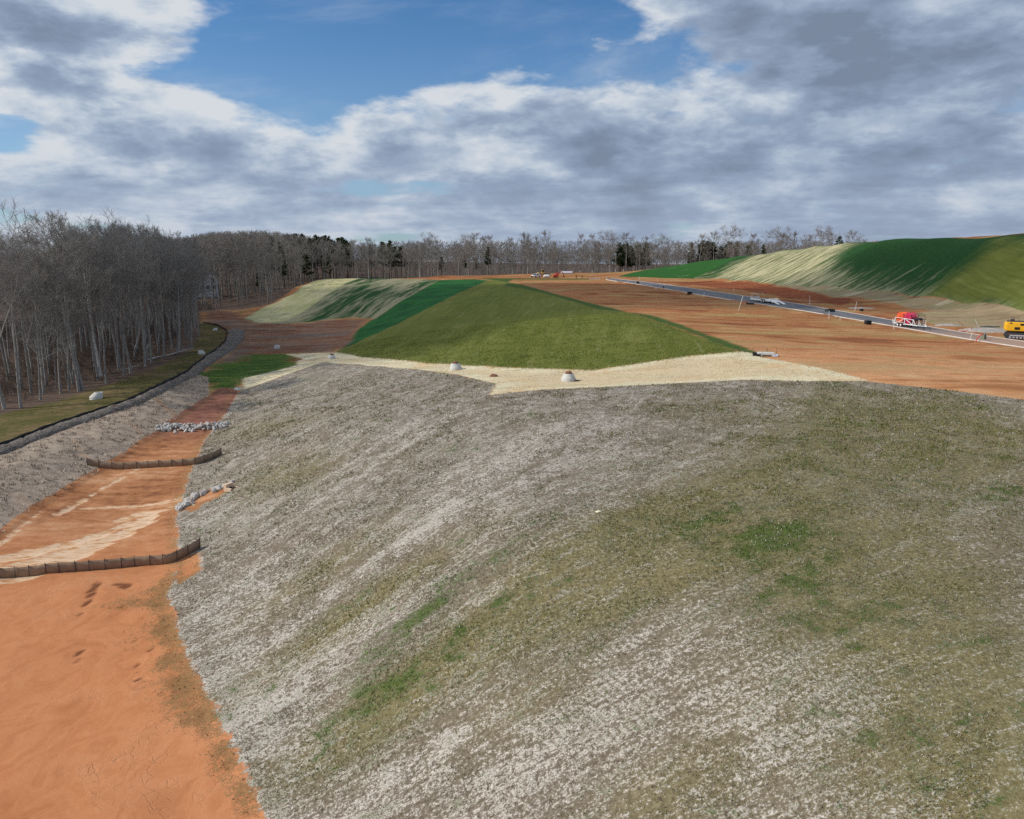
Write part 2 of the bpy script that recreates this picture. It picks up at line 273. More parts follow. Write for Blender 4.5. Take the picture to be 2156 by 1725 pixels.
# ------------------------------------------------------------------ node helpers
class NT:
    def __init__(s, nt):
        s.nt = nt; s.n = nt.nodes; s.l = nt.links
    def new(s, t, **k):
        n = s.n.new(t)
        for a, b in k.items(): setattr(n, a, b)
        return n
    def put(s, sock, v):
        if isinstance(v, bpy.types.NodeSocket): s.l.new(v, sock)
        elif v is not None:
            if hasattr(sock.default_value, '__len__') and not hasattr(v, '__len__'): v = (v,)*len(sock.default_value)
            if hasattr(sock.default_value, '__len__') and len(sock.default_value) == 4 and len(v) == 3: v = tuple(v)+(1,)
            sock.default_value = v
    def m(s, op, a, b=None, c=None, clamp=False):
        n = s.new('ShaderNodeMath', operation=op, use_clamp=clamp)
        for i, v in enumerate((a, b, c)):
            if v is not None: s.put(n.inputs[i], v)
        return n.outputs[0]
    def vm(s, op, a, b=None, sc=None):
        n = s.new('ShaderNodeVectorMath', operation=op); s.put(n.inputs[0], a)
        if b is not None: s.put(n.inputs[1], b)
        if sc is not None: s.put(n.inputs['Scale'], sc)
        return n.outputs[1] if op in ('DOT_PRODUCT','LENGTH','DISTANCE') else n.outputs[0]
    def noise(s, vec, scale, detail=3, rough=.55, dist=0, lac=2.0):
        n = s.new('ShaderNodeTexNoise'); s.put(n.inputs['Vector'], vec); n.inputs['Scale'].default_value = scale
        n.inputs['Detail'].default_value = detail; n.inputs['Roughness'].default_value = rough; n.inputs['Distortion'].default_value = dist; n.inputs['Lacunarity'].default_value = lac
        return n.outputs[0]
    def ss(s, x, a, b, lo=0.0, hi=1.0):
        n = s.new('ShaderNodeMapRange', interpolation_type='SMOOTHSTEP'); s.put(n.inputs[0], x); s.put(n.inputs[1], a); s.put(n.inputs[2], b); s.put(n.inputs[3], lo); s.put(n.inputs[4], hi)
        return n.outputs[0]
    def lin(s, x, a, b, lo=0.0, hi=1.0):
        n = s.new('ShaderNodeMapRange'); s.put(n.inputs[0], x); s.put(n.inputs[1], a); s.put(n.inputs[2], b); s.put(n.inputs[3], lo); s.put(n.inputs[4], hi)
        return n.outputs[0]
    def mix(s, f, a, b, blend='MIX'):
        n = s.new('ShaderNodeMix', data_type='RGBA', blend_type=blend); s.put(n.inputs[0], f); s.put(n.inputs[6], a); s.put(n.inputs[7], b)
        return n.outputs[2]
    def ramp(s, f, stops):
        n = s.new('ShaderNodeValToRGB'); s.put(n.inputs[0], f); e = n.color_ramp.elements
        e[0].position = stops[0][0]; e[0].color = tuple(stops[0][1])+(1,); e[1].position = stops[-1][0]; e[1].color = tuple(stops[-1][1])+(1,)
        for p, c in stops[1:-1]:
            k = e.new(p); k.color = tuple(c)+(1,)
        return n.outputs[0]
    def attr(s, name):
        n = s.new('ShaderNodeAttribute', attribute_name=name); return n.outputs['Fac']
    def comb(s, x, y, z=0.0):
        n = s.new('ShaderNodeCombineXYZ'); s.put(n.inputs[0], x); s.put(n.inputs[1], y); s.put(n.inputs[2], z); return n.outputs[0]
    def sep(s, v):
        n = s.new('ShaderNodeSeparateXYZ'); s.put(n.inputs[0], v); return n.outputs
    def bump(s, h, strength, dist):
        n = s.new('ShaderNodeBump'); n.inputs['Strength'].default_value = strength; n.inputs['Distance'].default_value = dist; s.put(n.inputs['Height'], h); return n.outputs[0]
def new_mat(name):
    m = bpy.data.materials.new(name); m.use_nodes = True; m.node_tree.nodes.clear()
    t = NT(m.node_tree); o = t.new('ShaderNodeOutputMaterial'); b = t.new('ShaderNodeBsdfPrincipled'); t.l.new(b.outputs[0], o.inputs[0])
    b.inputs['Specular IOR Level'].default_value = .15
    return m, t, b
def simple(name, col, rough=.7, var=.15, scale=3.0, metal=0.0, spec=.3, dirt=None):
    """a plain material with procedural unevenness (and a little soil) so nothing is perfectly flat"""
    m, t, b = new_mat(name)
    g = t.new('ShaderNodeTexCoord').outputs['Object']
    n = t.noise(g, scale, 4, .6)
    c = t.mix(t.lin(n, .3, .7), tuple(max(0, v*(1-var)) for v in col), tuple(min(1, v*(1+var)) for v in col))
    if dirt: c = t.mix(t.ss(t.noise(g, scale*.6, 5, .7), .5, .75, 0, dirt), c, (.36, .17, .08))
    t.put(b.inputs['Base Color'], c); t.put(b.inputs['Roughness'], t.lin(n, .3, .7, max(0, rough-.1), min(1, rough+.1)))
    b.inputs['Metallic'].default_value = metal; b.inputs['Specular IOR Level'].default_value = spec
    return m

# ------------------------------------------------------------------ ground material
GM, t, B = new_mat('site_soil')
pos = t.new('ShaderNodeNewGeometry').outputs['Position']
px_, py_, pz_ = t.sep(pos)
flat = t.comb(px_, py_, 0)
U = t.m('ADD', t.m('MULTIPLY', px_, .75), t.m('MULTIPLY', py_, .66)); V = t.attr('passes')
uv = t.comb(U, V)
nf = t.noise(flat, 5.0, 3, .75)                 # straw-sized
nm = t.noise(flat, .9, 5, .68)                  # clumps
nb = t.noise(flat, .11, 5, .6)                  # patches
nst = t.noise(t.comb(t.m('MULTIPLY', U, .17), V), .75, 5, .68, .6)      # passes up the near slope
nst2 = t.noise(t.comb(t.m('MULTIPLY', U, .35), V), 2.2, 4, .7, .8)
pxs = t.m('SUBTRACT', px_, t.m('MULTIPLY', py_, .12))
nyy = t.noise(t.comb(pxs, t.m('MULTIPLY', py_, .07)), .8, 5, .68, .3)
nyb = t.noise(t.comb(pxs, t.m('MULTIPLY', py_, .10), 7), .13, 3, .6, .3)  # fall-line streaks of the far slopes
nhx = t.noise(t.comb(t.m('MULTIPLY', px_, .09), t.m('SUBTRACT', t.m('MULTIPLY', py_, .55), t.m('MULTIPLY', px_, .10))), .9, 6, .72, .3)
nro = t.noise(t.comb(t.m('MULTIPLY', px_, .05), py_, 0), .36, 4, .52, .8)
nro2 = t.noise(t.comb(t.m('MULTIPLY', px_, .018), py_, 3), .17, 4, .6, .8)
nmu = t.noise(flat, 13.0, 2, .7)
c_ = lambda n, k=1.0: t.m('MULTIPLY', t.m('SUBTRACT', n, .5), k)        # centred
def edge(name, amp, w, n1=nm, n2=nf):
    return t.ss(t.m('ADD', t.m('ADD', t.attr(name), c_(n1, amp*2)), c_(n2, amp)), -w, w)
# plateau field: sandy orange and red-brown rows with sprouts
gnoise = t.m('ADD', .5, t.m('ADD', t.m('ADD', c_(nro, .55), c_(nro2, .9)), t.m('ADD', c_(nb, .7), c_(t.noise(t.comb(t.m('MULTIPLY', px_, .35), py_, 5), .10, 4, .6, 1.0), .5))))
near = t.ss(t.m('ADD', py_, c_(nb, 60)), 150, 85)
field = t.ramp(gnoise, [(.30, (.20,.07,.03)), (.40, (.30,.115,.048)), (.47, (.39,.175,.075)), (.53, (.29,.13,.055)), (.60, (.42,.22,.10)), (.72, (.48,.28,.145))])
fnear = t.ramp(gnoise, [(.30, (.33,.145,.06)), (.42, (.48,.225,.10)), (.50, (.57,.31,.155)), (.56, (.45,.235,.11)), (.66, (.62,.38,.21)), (.78, (.69,.47,.30))])
field = t.mix(near, field, fnear)
field = t.mix(t.ss(t.m('ADD', t.m('ADD', c_(nro, 1.4), c_(nro2, 1.6)), nb), .50, .85, 0, .6), field, (.27,.22,.075))
field = t.mix(t.ss(t.m('ADD', t.m('MULTIPLY', nro, .5), t.m('MULTIPLY', nm, .5)), .56, .72, 0, .35), field, (.17,.08,.038))
red = t.ramp(t.m('ADD', t.m('MULTIPLY', nro, .5), t.m('MULTIPLY', nm, .5)), [(.32, (.10,.027,.012)), (.5, (.22,.065,.028)), (.68, (.36,.14,.065))])
tan = t.ramp(gnoise, [(.35, (.24,.17,.10)), (.5, (.33,.25,.15)), (.6, (.22,.20,.09)), (.72, (.45,.37,.25))])
col = field
col = t.mix(edge('tan', 1.2, 1.0, nb, nro), col, tan)
col = t.mix(edge('red', 1.6, 1.2, nb, nro), col, red)
# far hill: dark new grass, straw showing through in streaks
dgrass = t.ramp(nm, [(.3, (.012,.045,.014)), (.7, (.028,.085,.022))])
olive_g = t.ramp(t.m('ADD', t.m('MULTIPLY', nyy, .4), t.m('ADD', t.m('MULTIPLY', nb, .25), t.m('MULTIPLY', nyb, .35))), [(.33, (.066,.078,.018)), (.44, (.11,.125,.026)), (.54, (.15,.165,.037)), (.66, (.24,.225,.085))])
strawc = t.ramp(nf, [(.3, (.36,.31,.17)), (.5, (.52,.46,.28)), (.7, (.66,.60,.40))])
hz = t.m('SUBTRACT', pz_, 9.5)
hillc = t.mix(t.ss(t.m('ADD', t.m('ADD', c_(nhx, 1.3), c_(nf, .8)), t.m('MULTIPLY', hz, -.035)), -.22, .22, 0, .85), dgrass, t.mix(.35, strawc, (.17,.19,.09)))
hp = t.mix(t.ss(t.m('ADD', nhx, c_(nf, .6)), .38, .62, .05, .95), (.085,.11,.035), strawc)
col = t.mix(t.ss(t.m('ADD', t.attr('hill'), c_(nhx, 1.5)), -.3, .3), col, hillc)
hgl = t.m('MULTIPLY', t.ss(t.attr('hillpale'), -8.9, -8.0, 1, 0), t.ss(py_, 285, 300))
hillmask = t.ss(t.m('ADD', t.attr('hill'), c_(nhx, 1.5)), -.3, .3)
col = t.mix(t.m('MULTIPLY', hgl, hillmask), col, t.mix(t.ss(t.m('ADD', nhx, c_(nb, .8)), .62, .8, 0, .6), (.028,.10,.022), strawc))
col = t.mix(t.m('MULTIPLY', hillmask, t.ss(t.m('ADD', t.attr('hillpale'), t.m('ADD', c_(nhx, 14), c_(nb, 10))), -6.5, 6.5)), col, hp)
col = t.mix(t.m('MULTIPLY', hillmask, t.ss(t.m('ADD', t.attr('hillgreen'), t.m('ADD', c_(nhx, 10), c_(nb, 8))), -6, 6)), col, olive_g)
# second slope
s2 = t.mix(t.ss(t.m('ADD', t.m('ADD', t.m('MULTIPLY', nyy, .9), c_(nf, .4)), c_(nyb, 1.3)), .30, .58, .0, .9), (.018,.065,.018), (.30,.27,.17))
col = t.mix(edge('slope2', .6, .4), col, s2)
col = t.mix(edge('strip2', .8, 1.2, nyy), col, t.mix(t.ss(nyy, .35, .65, .1, 1), (.33,.34,.13), strawc))
lushc = t.mix(t.ss(t.m('ADD', nyy, c_(nf, .4)), .62, .82, 0, .6), t.ramp(nb, [(.35, (.014,.070,.022)), (.65, (.030,.13,.030))]), (.20,.22,.10))
col = t.mix(edge('lush', .5, .6), col, lushc)
gcol = t.mix(t.ss(t.m('ADD', t.m('ADD', nyy, c_(nm, .8)), c_(nf, .5)), .62, .84, 0, .6), t.mix(t.ss(nf, .35, .65), olive_g, (.12,.135,.027)), (.30,.30,.18))
col = t.mix(t.ss(t.m('ADD', t.attr('green'), t.m('ADD', c_(nm, 3.0), c_(nf, 2.4))), -.3, .3), col, gcol)
col = t.mix(edge('green2', 1.2, .8, nb), col, t.mix(t.ss(nm, .45, .6, 0, .5), (.035,.095,.018), (.16,.10,.04)))
# valley floor, verge, woodland litter, new grass
vc = t.ramp(t.m('ADD', .5, t.m('ADD', t.m('ADD', c_(nb, .9), c_(nm, .6)), c_(nro, .8))), [(.3, (.15,.055,.028)), (.45, (.24,.11,.062)), (.55, (.20,.125,.085)), (.7, (.32,.20,.13))])
vc = t.mix(t.ss(t.noise(flat, .045, 3, .5), .5, .62, 0, .75), vc, (.17,.135,.11))
col = t.mix(edge('valley', 1.5, 1.5), col, vc)
col = t.mix(edge('verge', 1.0, .8), col, t.ramp(t.m('ADD', t.m('MULTIPLY', nm, .5), t.m('MULTIPLY', nb, .5)), [(.34, (.055,.06,.018)), (.47, (.095,.085,.028)), (.57, (.16,.115,.055)), (.72, (.25,.17,.09))]))
litter = t.ramp(t.m('ADD', t.m('MULTIPLY', nm, .6), t.m('MULTIPLY', nf, .4)), [(.3, (.05,.034,.026)), (.5, (.11,.076,.058)), (.7, (.19,.132,.10))])
col = t.mix(edge('wood', 2.0, 1.0), col, litter)
col = t.mix(t.ss(t.m('ADD', t.attr('patch'), t.m('ADD', t.m('ADD', c_(nm, 5), c_(nb, 16)), c_(nro, 9))), -2.2, 2.2), col, t.ramp(t.m('ADD', t.m('MULTIPLY', nm, .6), t.m('MULTIPLY', nro, .4)), [(.32, (.035,.07,.013)), (.48, (.062,.115,.02)), (.58, (.10,.14,.03)), (.72, (.17,.16,.06))]))
# bank with dead grass
dryc = t.ramp(t.m('ADD', t.m('MULTIPLY', nm, .5), t.m('MULTIPLY', nf, .5)), [(.3, (.16,.115,.085)), (.48, (.33,.26,.20)), (.6, (.43,.345,.27)), (.75, (.56,.47,.37))])
dryc = t.mix(t.ss(t.noise(t.comb(t.m('MULTIPLY', V, .12), U), .35, 4, .6), .56, .68, 0, .7), dryc, (.40,.22,.12))
col = t.mix(edge('dry', .45, .15), col, dryc)
# basin clay
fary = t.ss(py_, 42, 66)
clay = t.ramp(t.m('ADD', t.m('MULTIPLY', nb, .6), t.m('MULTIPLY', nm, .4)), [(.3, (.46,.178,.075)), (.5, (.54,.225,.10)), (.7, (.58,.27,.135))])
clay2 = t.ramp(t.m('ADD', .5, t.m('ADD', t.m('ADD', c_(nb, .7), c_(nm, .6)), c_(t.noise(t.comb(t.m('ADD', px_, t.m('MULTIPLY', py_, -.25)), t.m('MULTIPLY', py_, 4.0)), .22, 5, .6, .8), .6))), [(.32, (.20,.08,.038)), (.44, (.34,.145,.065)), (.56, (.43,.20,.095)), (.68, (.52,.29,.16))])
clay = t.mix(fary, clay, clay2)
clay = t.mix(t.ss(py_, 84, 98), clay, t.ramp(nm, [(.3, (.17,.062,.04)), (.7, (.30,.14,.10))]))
sflow = t.noise(t.comb(t.m('ADD', t.m('MULTIPLY', px_, .25), t.m('MULTIPLY', py_, .05)), t.m('ADD', py_, t.m('MULTIPLY', px_, -.2))), 1.3, 5, .65, .5)
sedc = t.ramp(sflow, [(.36, (.40,.18,.08)), (.44, (.58,.36,.20)), (.52, (.68,.50,.35)), (.62, (.50,.27,.13)), (.68, (.70,.53,.39))])
clay = t.mix(t.ss(t.m('ADD', t.m('ADD', t.attr('sed'), c_(nm, .8)), c_(sflow, 1.3)), -.16, .14), clay, sedc)
clay = t.mix(t.ss(t.m('ADD', t.attr('stain'), t.m('ADD', t.m('ADD', c_(nf, 2.2), c_(nmu, 2.2)), c_(nm, 2.4))), .50, 1.15, 0, .8), clay, t.ramp(nf, [(.35, (.12,.065,.028)), (.65, (.24,.16,.07))]))
clay = t.mix(t.ss(t.attr('prints'), .15, .7, 0, .85), clay, (.13,.045,.022))
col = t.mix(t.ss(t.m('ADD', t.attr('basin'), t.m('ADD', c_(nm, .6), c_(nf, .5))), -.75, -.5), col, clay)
# fresh straw along the bench
sband = t.ramp(t.m('ADD', t.m('MULTIPLY', nf, .5), t.m('MULTIPLY', nst2, .5)), [(.28, (.40,.33,.19)), (.45, (.62,.54,.35)), (.6, (.72,.65,.47)), (.75, (.80,.75,.58))])
sband = t.mix(t.ss(t.m('ADD', nb, c_(nm, .6)), .50, .66, 0, .7), sband, (.58,.36,.17))
sband = t.mix(t.ss(t.m('ADD', t.m('ADD', nro, c_(nm, .7)), c_(nf, .5)), .60, .74, 0, .55), sband, (.30,.27,.09))
sband = t.mix(t.ss(t.m('ADD', nst2, c_(nf, .6)), .58, .72, 0, .45), sband, (.34,.22,.11))
sband = t.mix(t.ss(t.m('ADD', t.attr('straw'), t.m('ADD', c_(nst2, 5), c_(nb, 5))), 1.2, 4.0, 0, .5), sband, t.ramp(nf, [(.3, (.42,.28,.14)), (.7, (.68,.51,.30))]))
col = t.mix(t.ss(t.m('ADD', t.attr('straw'), t.m('ADD', t.m('ADD', c_(nm, 2.2), c_(nst2, 1.4)), c_(nf, 1.6))), -.15, .15), col, sband)
# near slope: bleached mulch, tawny stubble and green
A_ol, A_pl, A_lu = t.attr('olive'), t.attr('pale'), t.attr('lushm')
k1 = t.m('ADD', t.m('ADD', c_(nst, 1.25), c_(nb, .8)), t.m('ADD', t.m('ADD', c_(nst2, 1.35), c_(nm, 2.0)), t.m('ADD', c_(nf, 2.4), c_(nmu, 2.2))))
k1 = t.m('ADD', k1, t.m('SUBTRACT', t.m('MULTIPLY', A_pl, .22), t.m('MULTIPLY', A_ol, .17)))
tawny = t.mix(t.m('MULTIPLY', A_ol, .9), t.ramp(nf, [(.3, (.115,.09,.066)), (.7, (.26,.215,.16))]), t.ramp(nf, [(.3, (.12,.10,.042)), (.7, (.28,.235,.115))]))
mulch = t.ramp(t.m('ADD', t.m('MULTIPLY', nf, .6), t.m('MULTIPLY', nmu, .4)), [(.3, (.29,.255,.215)), (.5, (.46,.415,.355)), (.7, (.68,.625,.555))])
slc = t.mix(t.ss(k1, -.10, .50), tawny, mulch)
k2 = t.m('ADD', t.m('ADD', c_(nm, 1.5), c_(nb, 1.2)), t.m('ADD', c_(nf, 1.1), t.m('MULTIPLY', A_ol, .20)))
slc = t.mix(t.ss(k2, .10, .60, 0, .7), slc, (.10,.105,.034))
slc = t.mix(t.ss(t.m('ADD', A_lu, t.m('ADD', c_(nf, 1.5), c_(nm, 2.6))), .42, 1.05, 0, .85), slc, t.ramp(nf, [(.3, (.045,.075,.014)), (.7, (.095,.14,.028))]))
slc = t.mix(t.ss(t.m('ADD', t.attr('rill'), t.m('ADD', c_(nf, .35), c_(nm, .35))), -.05, .06, 0, .7), slc, (.56,.49,.41))
fl_ = t.m('ADD', t.m('ADD', c_(nm, 2.4), c_(nf, 1.6)), t.m('ADD', c_(nb, 1.6), t.m('MULTIPLY', A_ol, .12)))
slc = t.mix(t.ss(fl_, .34, .62, 0, .8), slc, t.ramp(nmu, [(.3, (.04,.075,.014)), (.7, (.085,.125,.026))]))
# cleat marks of the dozer tracks
cle = t.m('SINE', t.m('MULTIPLY', t.m('ADD', t.m('ADD', t.m('MULTIPLY', px_, .88), t.m('MULTIPLY', py_, .47)), c_(nm, .3)), 2*math.pi/.29))
clm = t.m('MULTIPLY', t.m('MULTIPLY', t.ss(t.m('ADD', nb, c_(nst, .9)), .42, .55), t.ss(py_, 16, 22)), t.m('MULTIPLY', t.ss(px_, -1, 4), t.ss(py_, 48, 36)))
slc = t.mix(t.m('MULTIPLY', t.m('MULTIPLY', t.ss(cle, -.1, .9), t.m('MULTIPLY', clm, t.ss(nm, .40, .58))), .5), slc, (.12,.10,.055))
col = t.mix(edge('slope', .75, .12), col, slc)
wash = t.noise(t.comb(t.m('ADD', px_, t.m('MULTIPLY', nb, 6)), t.m('MULTIPLY', py_, .6)), .35, 5, .62, 1.2)
col = t.mix(t.m('MULTIPLY', t.ss(t.attr('basin'), .2, .8), t.m('MULTIPLY', t.ss(py_, 55, 45), t.m('SUBTRACT', 1.0, t.ss(t.attr('slope'), -.6, -.2)))), col, t.mix(1.0, col, t.ramp(wash, [(.32, (.80,.74,.68)), (.5, (1, 1, 1)), (.58, (.90,.86,.82)), (.68, (1.06,1.08,1.10))]), 'MULTIPLY'))
t.put(B.inputs['Base Color'], col)
B.inputs['Roughness'].default_value = .95
B.inputs['Specular IOR Level'].default_value = .08
rough_zone = t.m('ADD', t.ss(t.attr('basin'), -.3, .6, 1, .16), 0)
# cracked drying mud near the slope foot
vor = t.new('ShaderNodeTexVoronoi', feature='DISTANCE_TO_EDGE'); t.put(vor.inputs['Vector'], t.vm('ADD', flat, t.comb(c_(nm, .9), c_(nb, .9)))); vor.inputs['Scale'].default_value = 1.9
crack = t.m('MULTIPLY', t.m('MULTIPLY', t.ss(vor.outputs['Distance'], 0, .06, 1, 0), t.ss(t.m('ADD', nb, c_(nm, .8)), .5, .68)), t.ss(t.attr('basin'), .4, 3.0))
crack = t.m('MULTIPLY', crack, t.ss(t.attr('basin'), 8.5, 4.0, 1, 0) if False else t.ss(t.attr('basin'), 5.0, 8.9, 1, .25))
hgt = t.m('ADD', t.m('ADD', t.m('MULTIPLY', nf, .5), t.m('MULTIPLY', nm, 1.2)), t.m('MULTIPLY', nmu, .25))
hgt = t.m('SUBTRACT', t.m('MULTIPLY', hgt, rough_zone), t.m('MULTIPLY', crack, .2))
t.put(B.inputs['Normal'], t.bump(hgt, .75, .16))

gv = np.stack([XX.ravel(), YY.ravel(), ZZ.ravel()], 1)
ny, nx = XX.shape
idx = np.arange(nx*ny).reshape(ny, nx)
gf = np.stack([idx[:-1,:-1].ravel(), idx[:-1,1:].ravel(), idx[1:,1:].ravel(), idx[1:,:-1].ravel()], 1)
at = {k: Z[k] for k in ['slope','basin','dry','straw','green','green2','lush','slope2','strip2','valley','patch','verge','wood','hill','hillpale','hillgreen','tan','red','sed','rill']}
at.update({'passes': VV, 'lushm': lush, 'olive': olive, 'pale': pale, 'stain': stain, 'prints': prints})
gme = np_mesh('ground', gv, gf, GM, at, smooth=True)
ground = finish(link('ground', gme), kind='structure')

# ------------------------------------------------------------------ camera, sun and sky
cam = bpy.data.cameras.new('camera'); co = bpy.data.objects.new('camera', cam); COL.objects.link(co)
cam.sensor_width = 36; cam.lens = F/2156*36; cam.clip_end = 6000; cam.clip_start = .1
co.location = (0, 0, CAMZ); co.rotation_euler = (math.pi/2-PITCH, 0, 0)
SC.camera = co
SUN_EL, SUN_AZ = math.radians(37), math.radians(-98)      # azimuth from +Y, clockwise positive: the sun stands left
sdv = Vector((math.sin(SUN_AZ)*math.cos(SUN_EL), math.cos(SUN_AZ)*math.cos(SUN_EL), math.sin(SUN_EL)))
sl_ = bpy.data.lights.new('sun', 'SUN'); sl_.energy = 3.7; sl_.angle = math.radians(.5); sl_.color = (1, .95, .87)
so = bpy.data.objects.new('sun', sl_); COL.objects.link(so); so.rotation_euler = (-sdv).to_track_quat('-Z', 'Y').to_euler()
w = bpy.data.worlds.new('World'); SC.world = w; w.use_nodes = True
w.node_tree.nodes.clear(); t = NT(w.node_tree)
wo = t.new('ShaderNodeOutputWorld'); bg = t.new('ShaderNodeBackground'); t.l.new(bg.outputs[0], wo.inputs[0])
sky = t.new('ShaderNodeTexSky', sky_type='NISHITA'); sky.sun_disc = False; sky.sun_elevation = SUN_EL; sky.sun_rotation = SUN_AZ; sky.altitude = 250; sky.air_density = 1.0; sky.dust_density = .6; sky.ozone_density = 1.5
d = t.new('ShaderNodeTexCoord').outputs['Generated']
dx, dy, dz_ = t.sep(d)
el = t.m('MAXIMUM', dz_, 0.0)
inv = t.m('DIVIDE', 1.0, t.m('ADD', el, .10))
def skydir(px, py): 
    v = ray(px, py); return tuple(v/np.linalg.norm(v))
def gauss(px, py, s, ay=1.0):           # angular lobe around a sky direction, flattened vertically
    c = skydir(px, py); q = t.vm('SUBTRACT', d, c); q = t.vm('MULTIPLY', q, (1, 1, ay))
    r = t.vm('LENGTH', q); return t.ss(r, 0, s, 1, 0)
inv2 = t.m('DIVIDE', 1.0, t.m('ADD', el, .24)); inv3 = t.m('DIVIDE', 1.0, t.m('ADD', el, .06))
hw = t.ss(dz_, .20, .03)
def cover(ox, oz, lift):                 # cumulus field; lift shifts the sample towards the cloud tops
    z = t.m('MAXIMUM', t.m('ADD', dz_, lift), 0.0)
    k = t.m('DIVIDE', 1.0, t.m('ADD', z, .46)); k3 = t.m('DIVIDE', 1.0, t.m('ADD', z, .085))
    a = t.noise(t.comb(t.m('ADD', t.m('MULTIPLY', dx, k), ox), t.m('ADD', t.m('MULTIPLY', dy, k), 1.7), t.m('ADD', t.m('MULTIPLY', z, 3.0), oz)), 4.6, 7, .56, .1)
    b = t.noise(t.comb(t.m('ADD', t.m('MULTIPLY', dx, k3), ox), t.m('MULTIPLY', dy, t.m('MULTIPLY', k3, 1.15)), 5.0), 1.15, 5, .58, .1)
    return t.m('ADD', t.m('MULTIPLY', a, t.m('SUBTRACT', 1.0, t.m('MULTIPLY', hw, .45))), t.m('MULTIPLY', b, t.m('MULTIPLY', hw, .45)))
bias = t.m('ADD', t.ss(dz_, .02, .22, .075, .02), 0)
for (x, y, s, ay, wgt) in [(700, 70, .22, 1.5, -.30), (1060, 60, .20, 1.6, -.26), (560, 150, .15, 1.5, -.22), (900, 130, .14, 1.8, -.12), (1330, 60, .16, 1.8, -.10), (20, 285, .07, 2, -.22), (880, 235, .13, 1.6, .18), (60, 60, .13, 1.2, .24), (250, 210, .22, 1.5, .07), (1250, 330, .35, 1.6, .13), (1850, 70, .26, 1.3, .18), (1900, 330, .35, 1.6, .10), (500, 350, .3, 1.6, .10), (870, 400, .12, 4, -.16)]:
    bias = t.m('ADD', bias, t.m('MULTIPLY', gauss(x, y, s, ay), wgt))
c0 = t.m('ADD', cover(3.1, 0, 0.0), bias)
c1 = t.m('ADD', cover(3.04, 0, .035), bias)
alpha = t.ss(c0, .42, .58)
wisp = t.noise(t.comb(t.m('MULTIPLY', t.m('ADD', dx, t.m('MULTIPLY', dz_, .8)), 1.3), t.m('MULTIPLY', t.m('SUBTRACT', dz_, t.m('MULTIPLY', dx, .18)), 5.5), .3), 1.9, 6, .62, .3)
alpha = t.m('MAXIMUM', alpha, t.m('MULTIPLY', t.ss(wisp, .42, .78), .42))
thick = t.ss(c0, .44, .80)
lit = t.ss(t.m('SUBTRACT', c0, c1), -.16, .16)
puff = t.noise(t.comb(dx, dy, t.m('MULTIPLY', dz_, 2.0)), 8.5, 7, .6, .15)
shade = t.m('ADD', t.m('ADD', t.m('MULTIPLY', thick, .72), t.m('MULTIPLY', t.m('SUBTRACT', .5, lit), .75)), t.m('MULTIPLY', t.m('SUBTRACT', puff, .5), 1.5))
warm = t.ss(dx, .45, -.5, -.10, .14)
shade = t.m('SUBTRACT', shade, warm)
ccol = t.ramp(shade, [(.0, (.66,.70,.745)), (.17, (.53,.60,.69)), (.36, (.385,.465,.59)), (.58, (.285,.36,.49)), (.82, (.23,.295,.41)), (1, (.195,.25,.345))])
ccol = t.vm('MULTIPLY', ccol, (10, 10, 10))
ccol = t.mix(t.ss(dz_, .0, .14, .4, 0), ccol, (3.9, 4.6, 5.9))
skyc = t.mix(t.ss(dz_, .03, .30, .3, .0), t.vm('MULTIPLY', sky.outputs[0], (.48, .80, 1.08)), (5.0, 5.8, 6.9))
t.put(bg.inputs[0], t.mix(alpha, skyc, ccol)); bg.inputs[1].default_value = .10
w.cycles.sampling_method = 'MANUAL'; w.cycles.sample_map_resolution = 512
vs = SC.view_settings; vs.view_transform = 'Standard'; vs.look = 'None'; vs.exposure = 0.0; vs.gamma = 1.0
SC.cycles.max_bounces = 4; SC.cycles.diffuse_bounces = 1; SC.cycles.glossy_bounces = 2; SC.cycles.transparent_max_bounces = 4
SC.cycles.use_denoising = False; SC.cycles.use_adaptive_sampling = True
# ------------------------------------------------------------------ trees
class Tubes:
    def __init__(s): s.v = []; s.f = []; s.c = 0
    def add(s, pts, rad, k):
        pts = np.asarray(pts, float); m = len(pts)
        d = np.gradient(pts, axis=0); d /= np.linalg.norm(d, axis=1)[:, None]+1e-9
        ref = np.array([1., 0, 0]) if abs(d[0][2]) > .8 else np.array([0, 0, 1.])
        u = np.cross(d, ref); u /= np.linalg.norm(u, axis=1)[:, None]+1e-9; w = np.cross(d, u)
        a = np.arange(k)*2*math.pi/k
        ring = pts[:, None]+np.asarray(rad)[:, None, None]*(u[:, None]*np.cos(a)[None, :, None]+w[:, None]*np.sin(a)[None, :, None])
        s.v.append(ring.reshape(-1, 3))
        i = np.arange(m-1)[:, None]*k; j = np.arange(k)[None]; j2 = (j+1) % k
        s.f.append(np.stack([i+j, i+j2, i+k+j2, i+k+j], -1).reshape(-1, 4)+s.c); s.c += m*k
    def arr(s): return np.concatenate(s.v), np.concatenate(s.f)
def unit(v): return v/(np.linalg.norm(v)+1e-9)
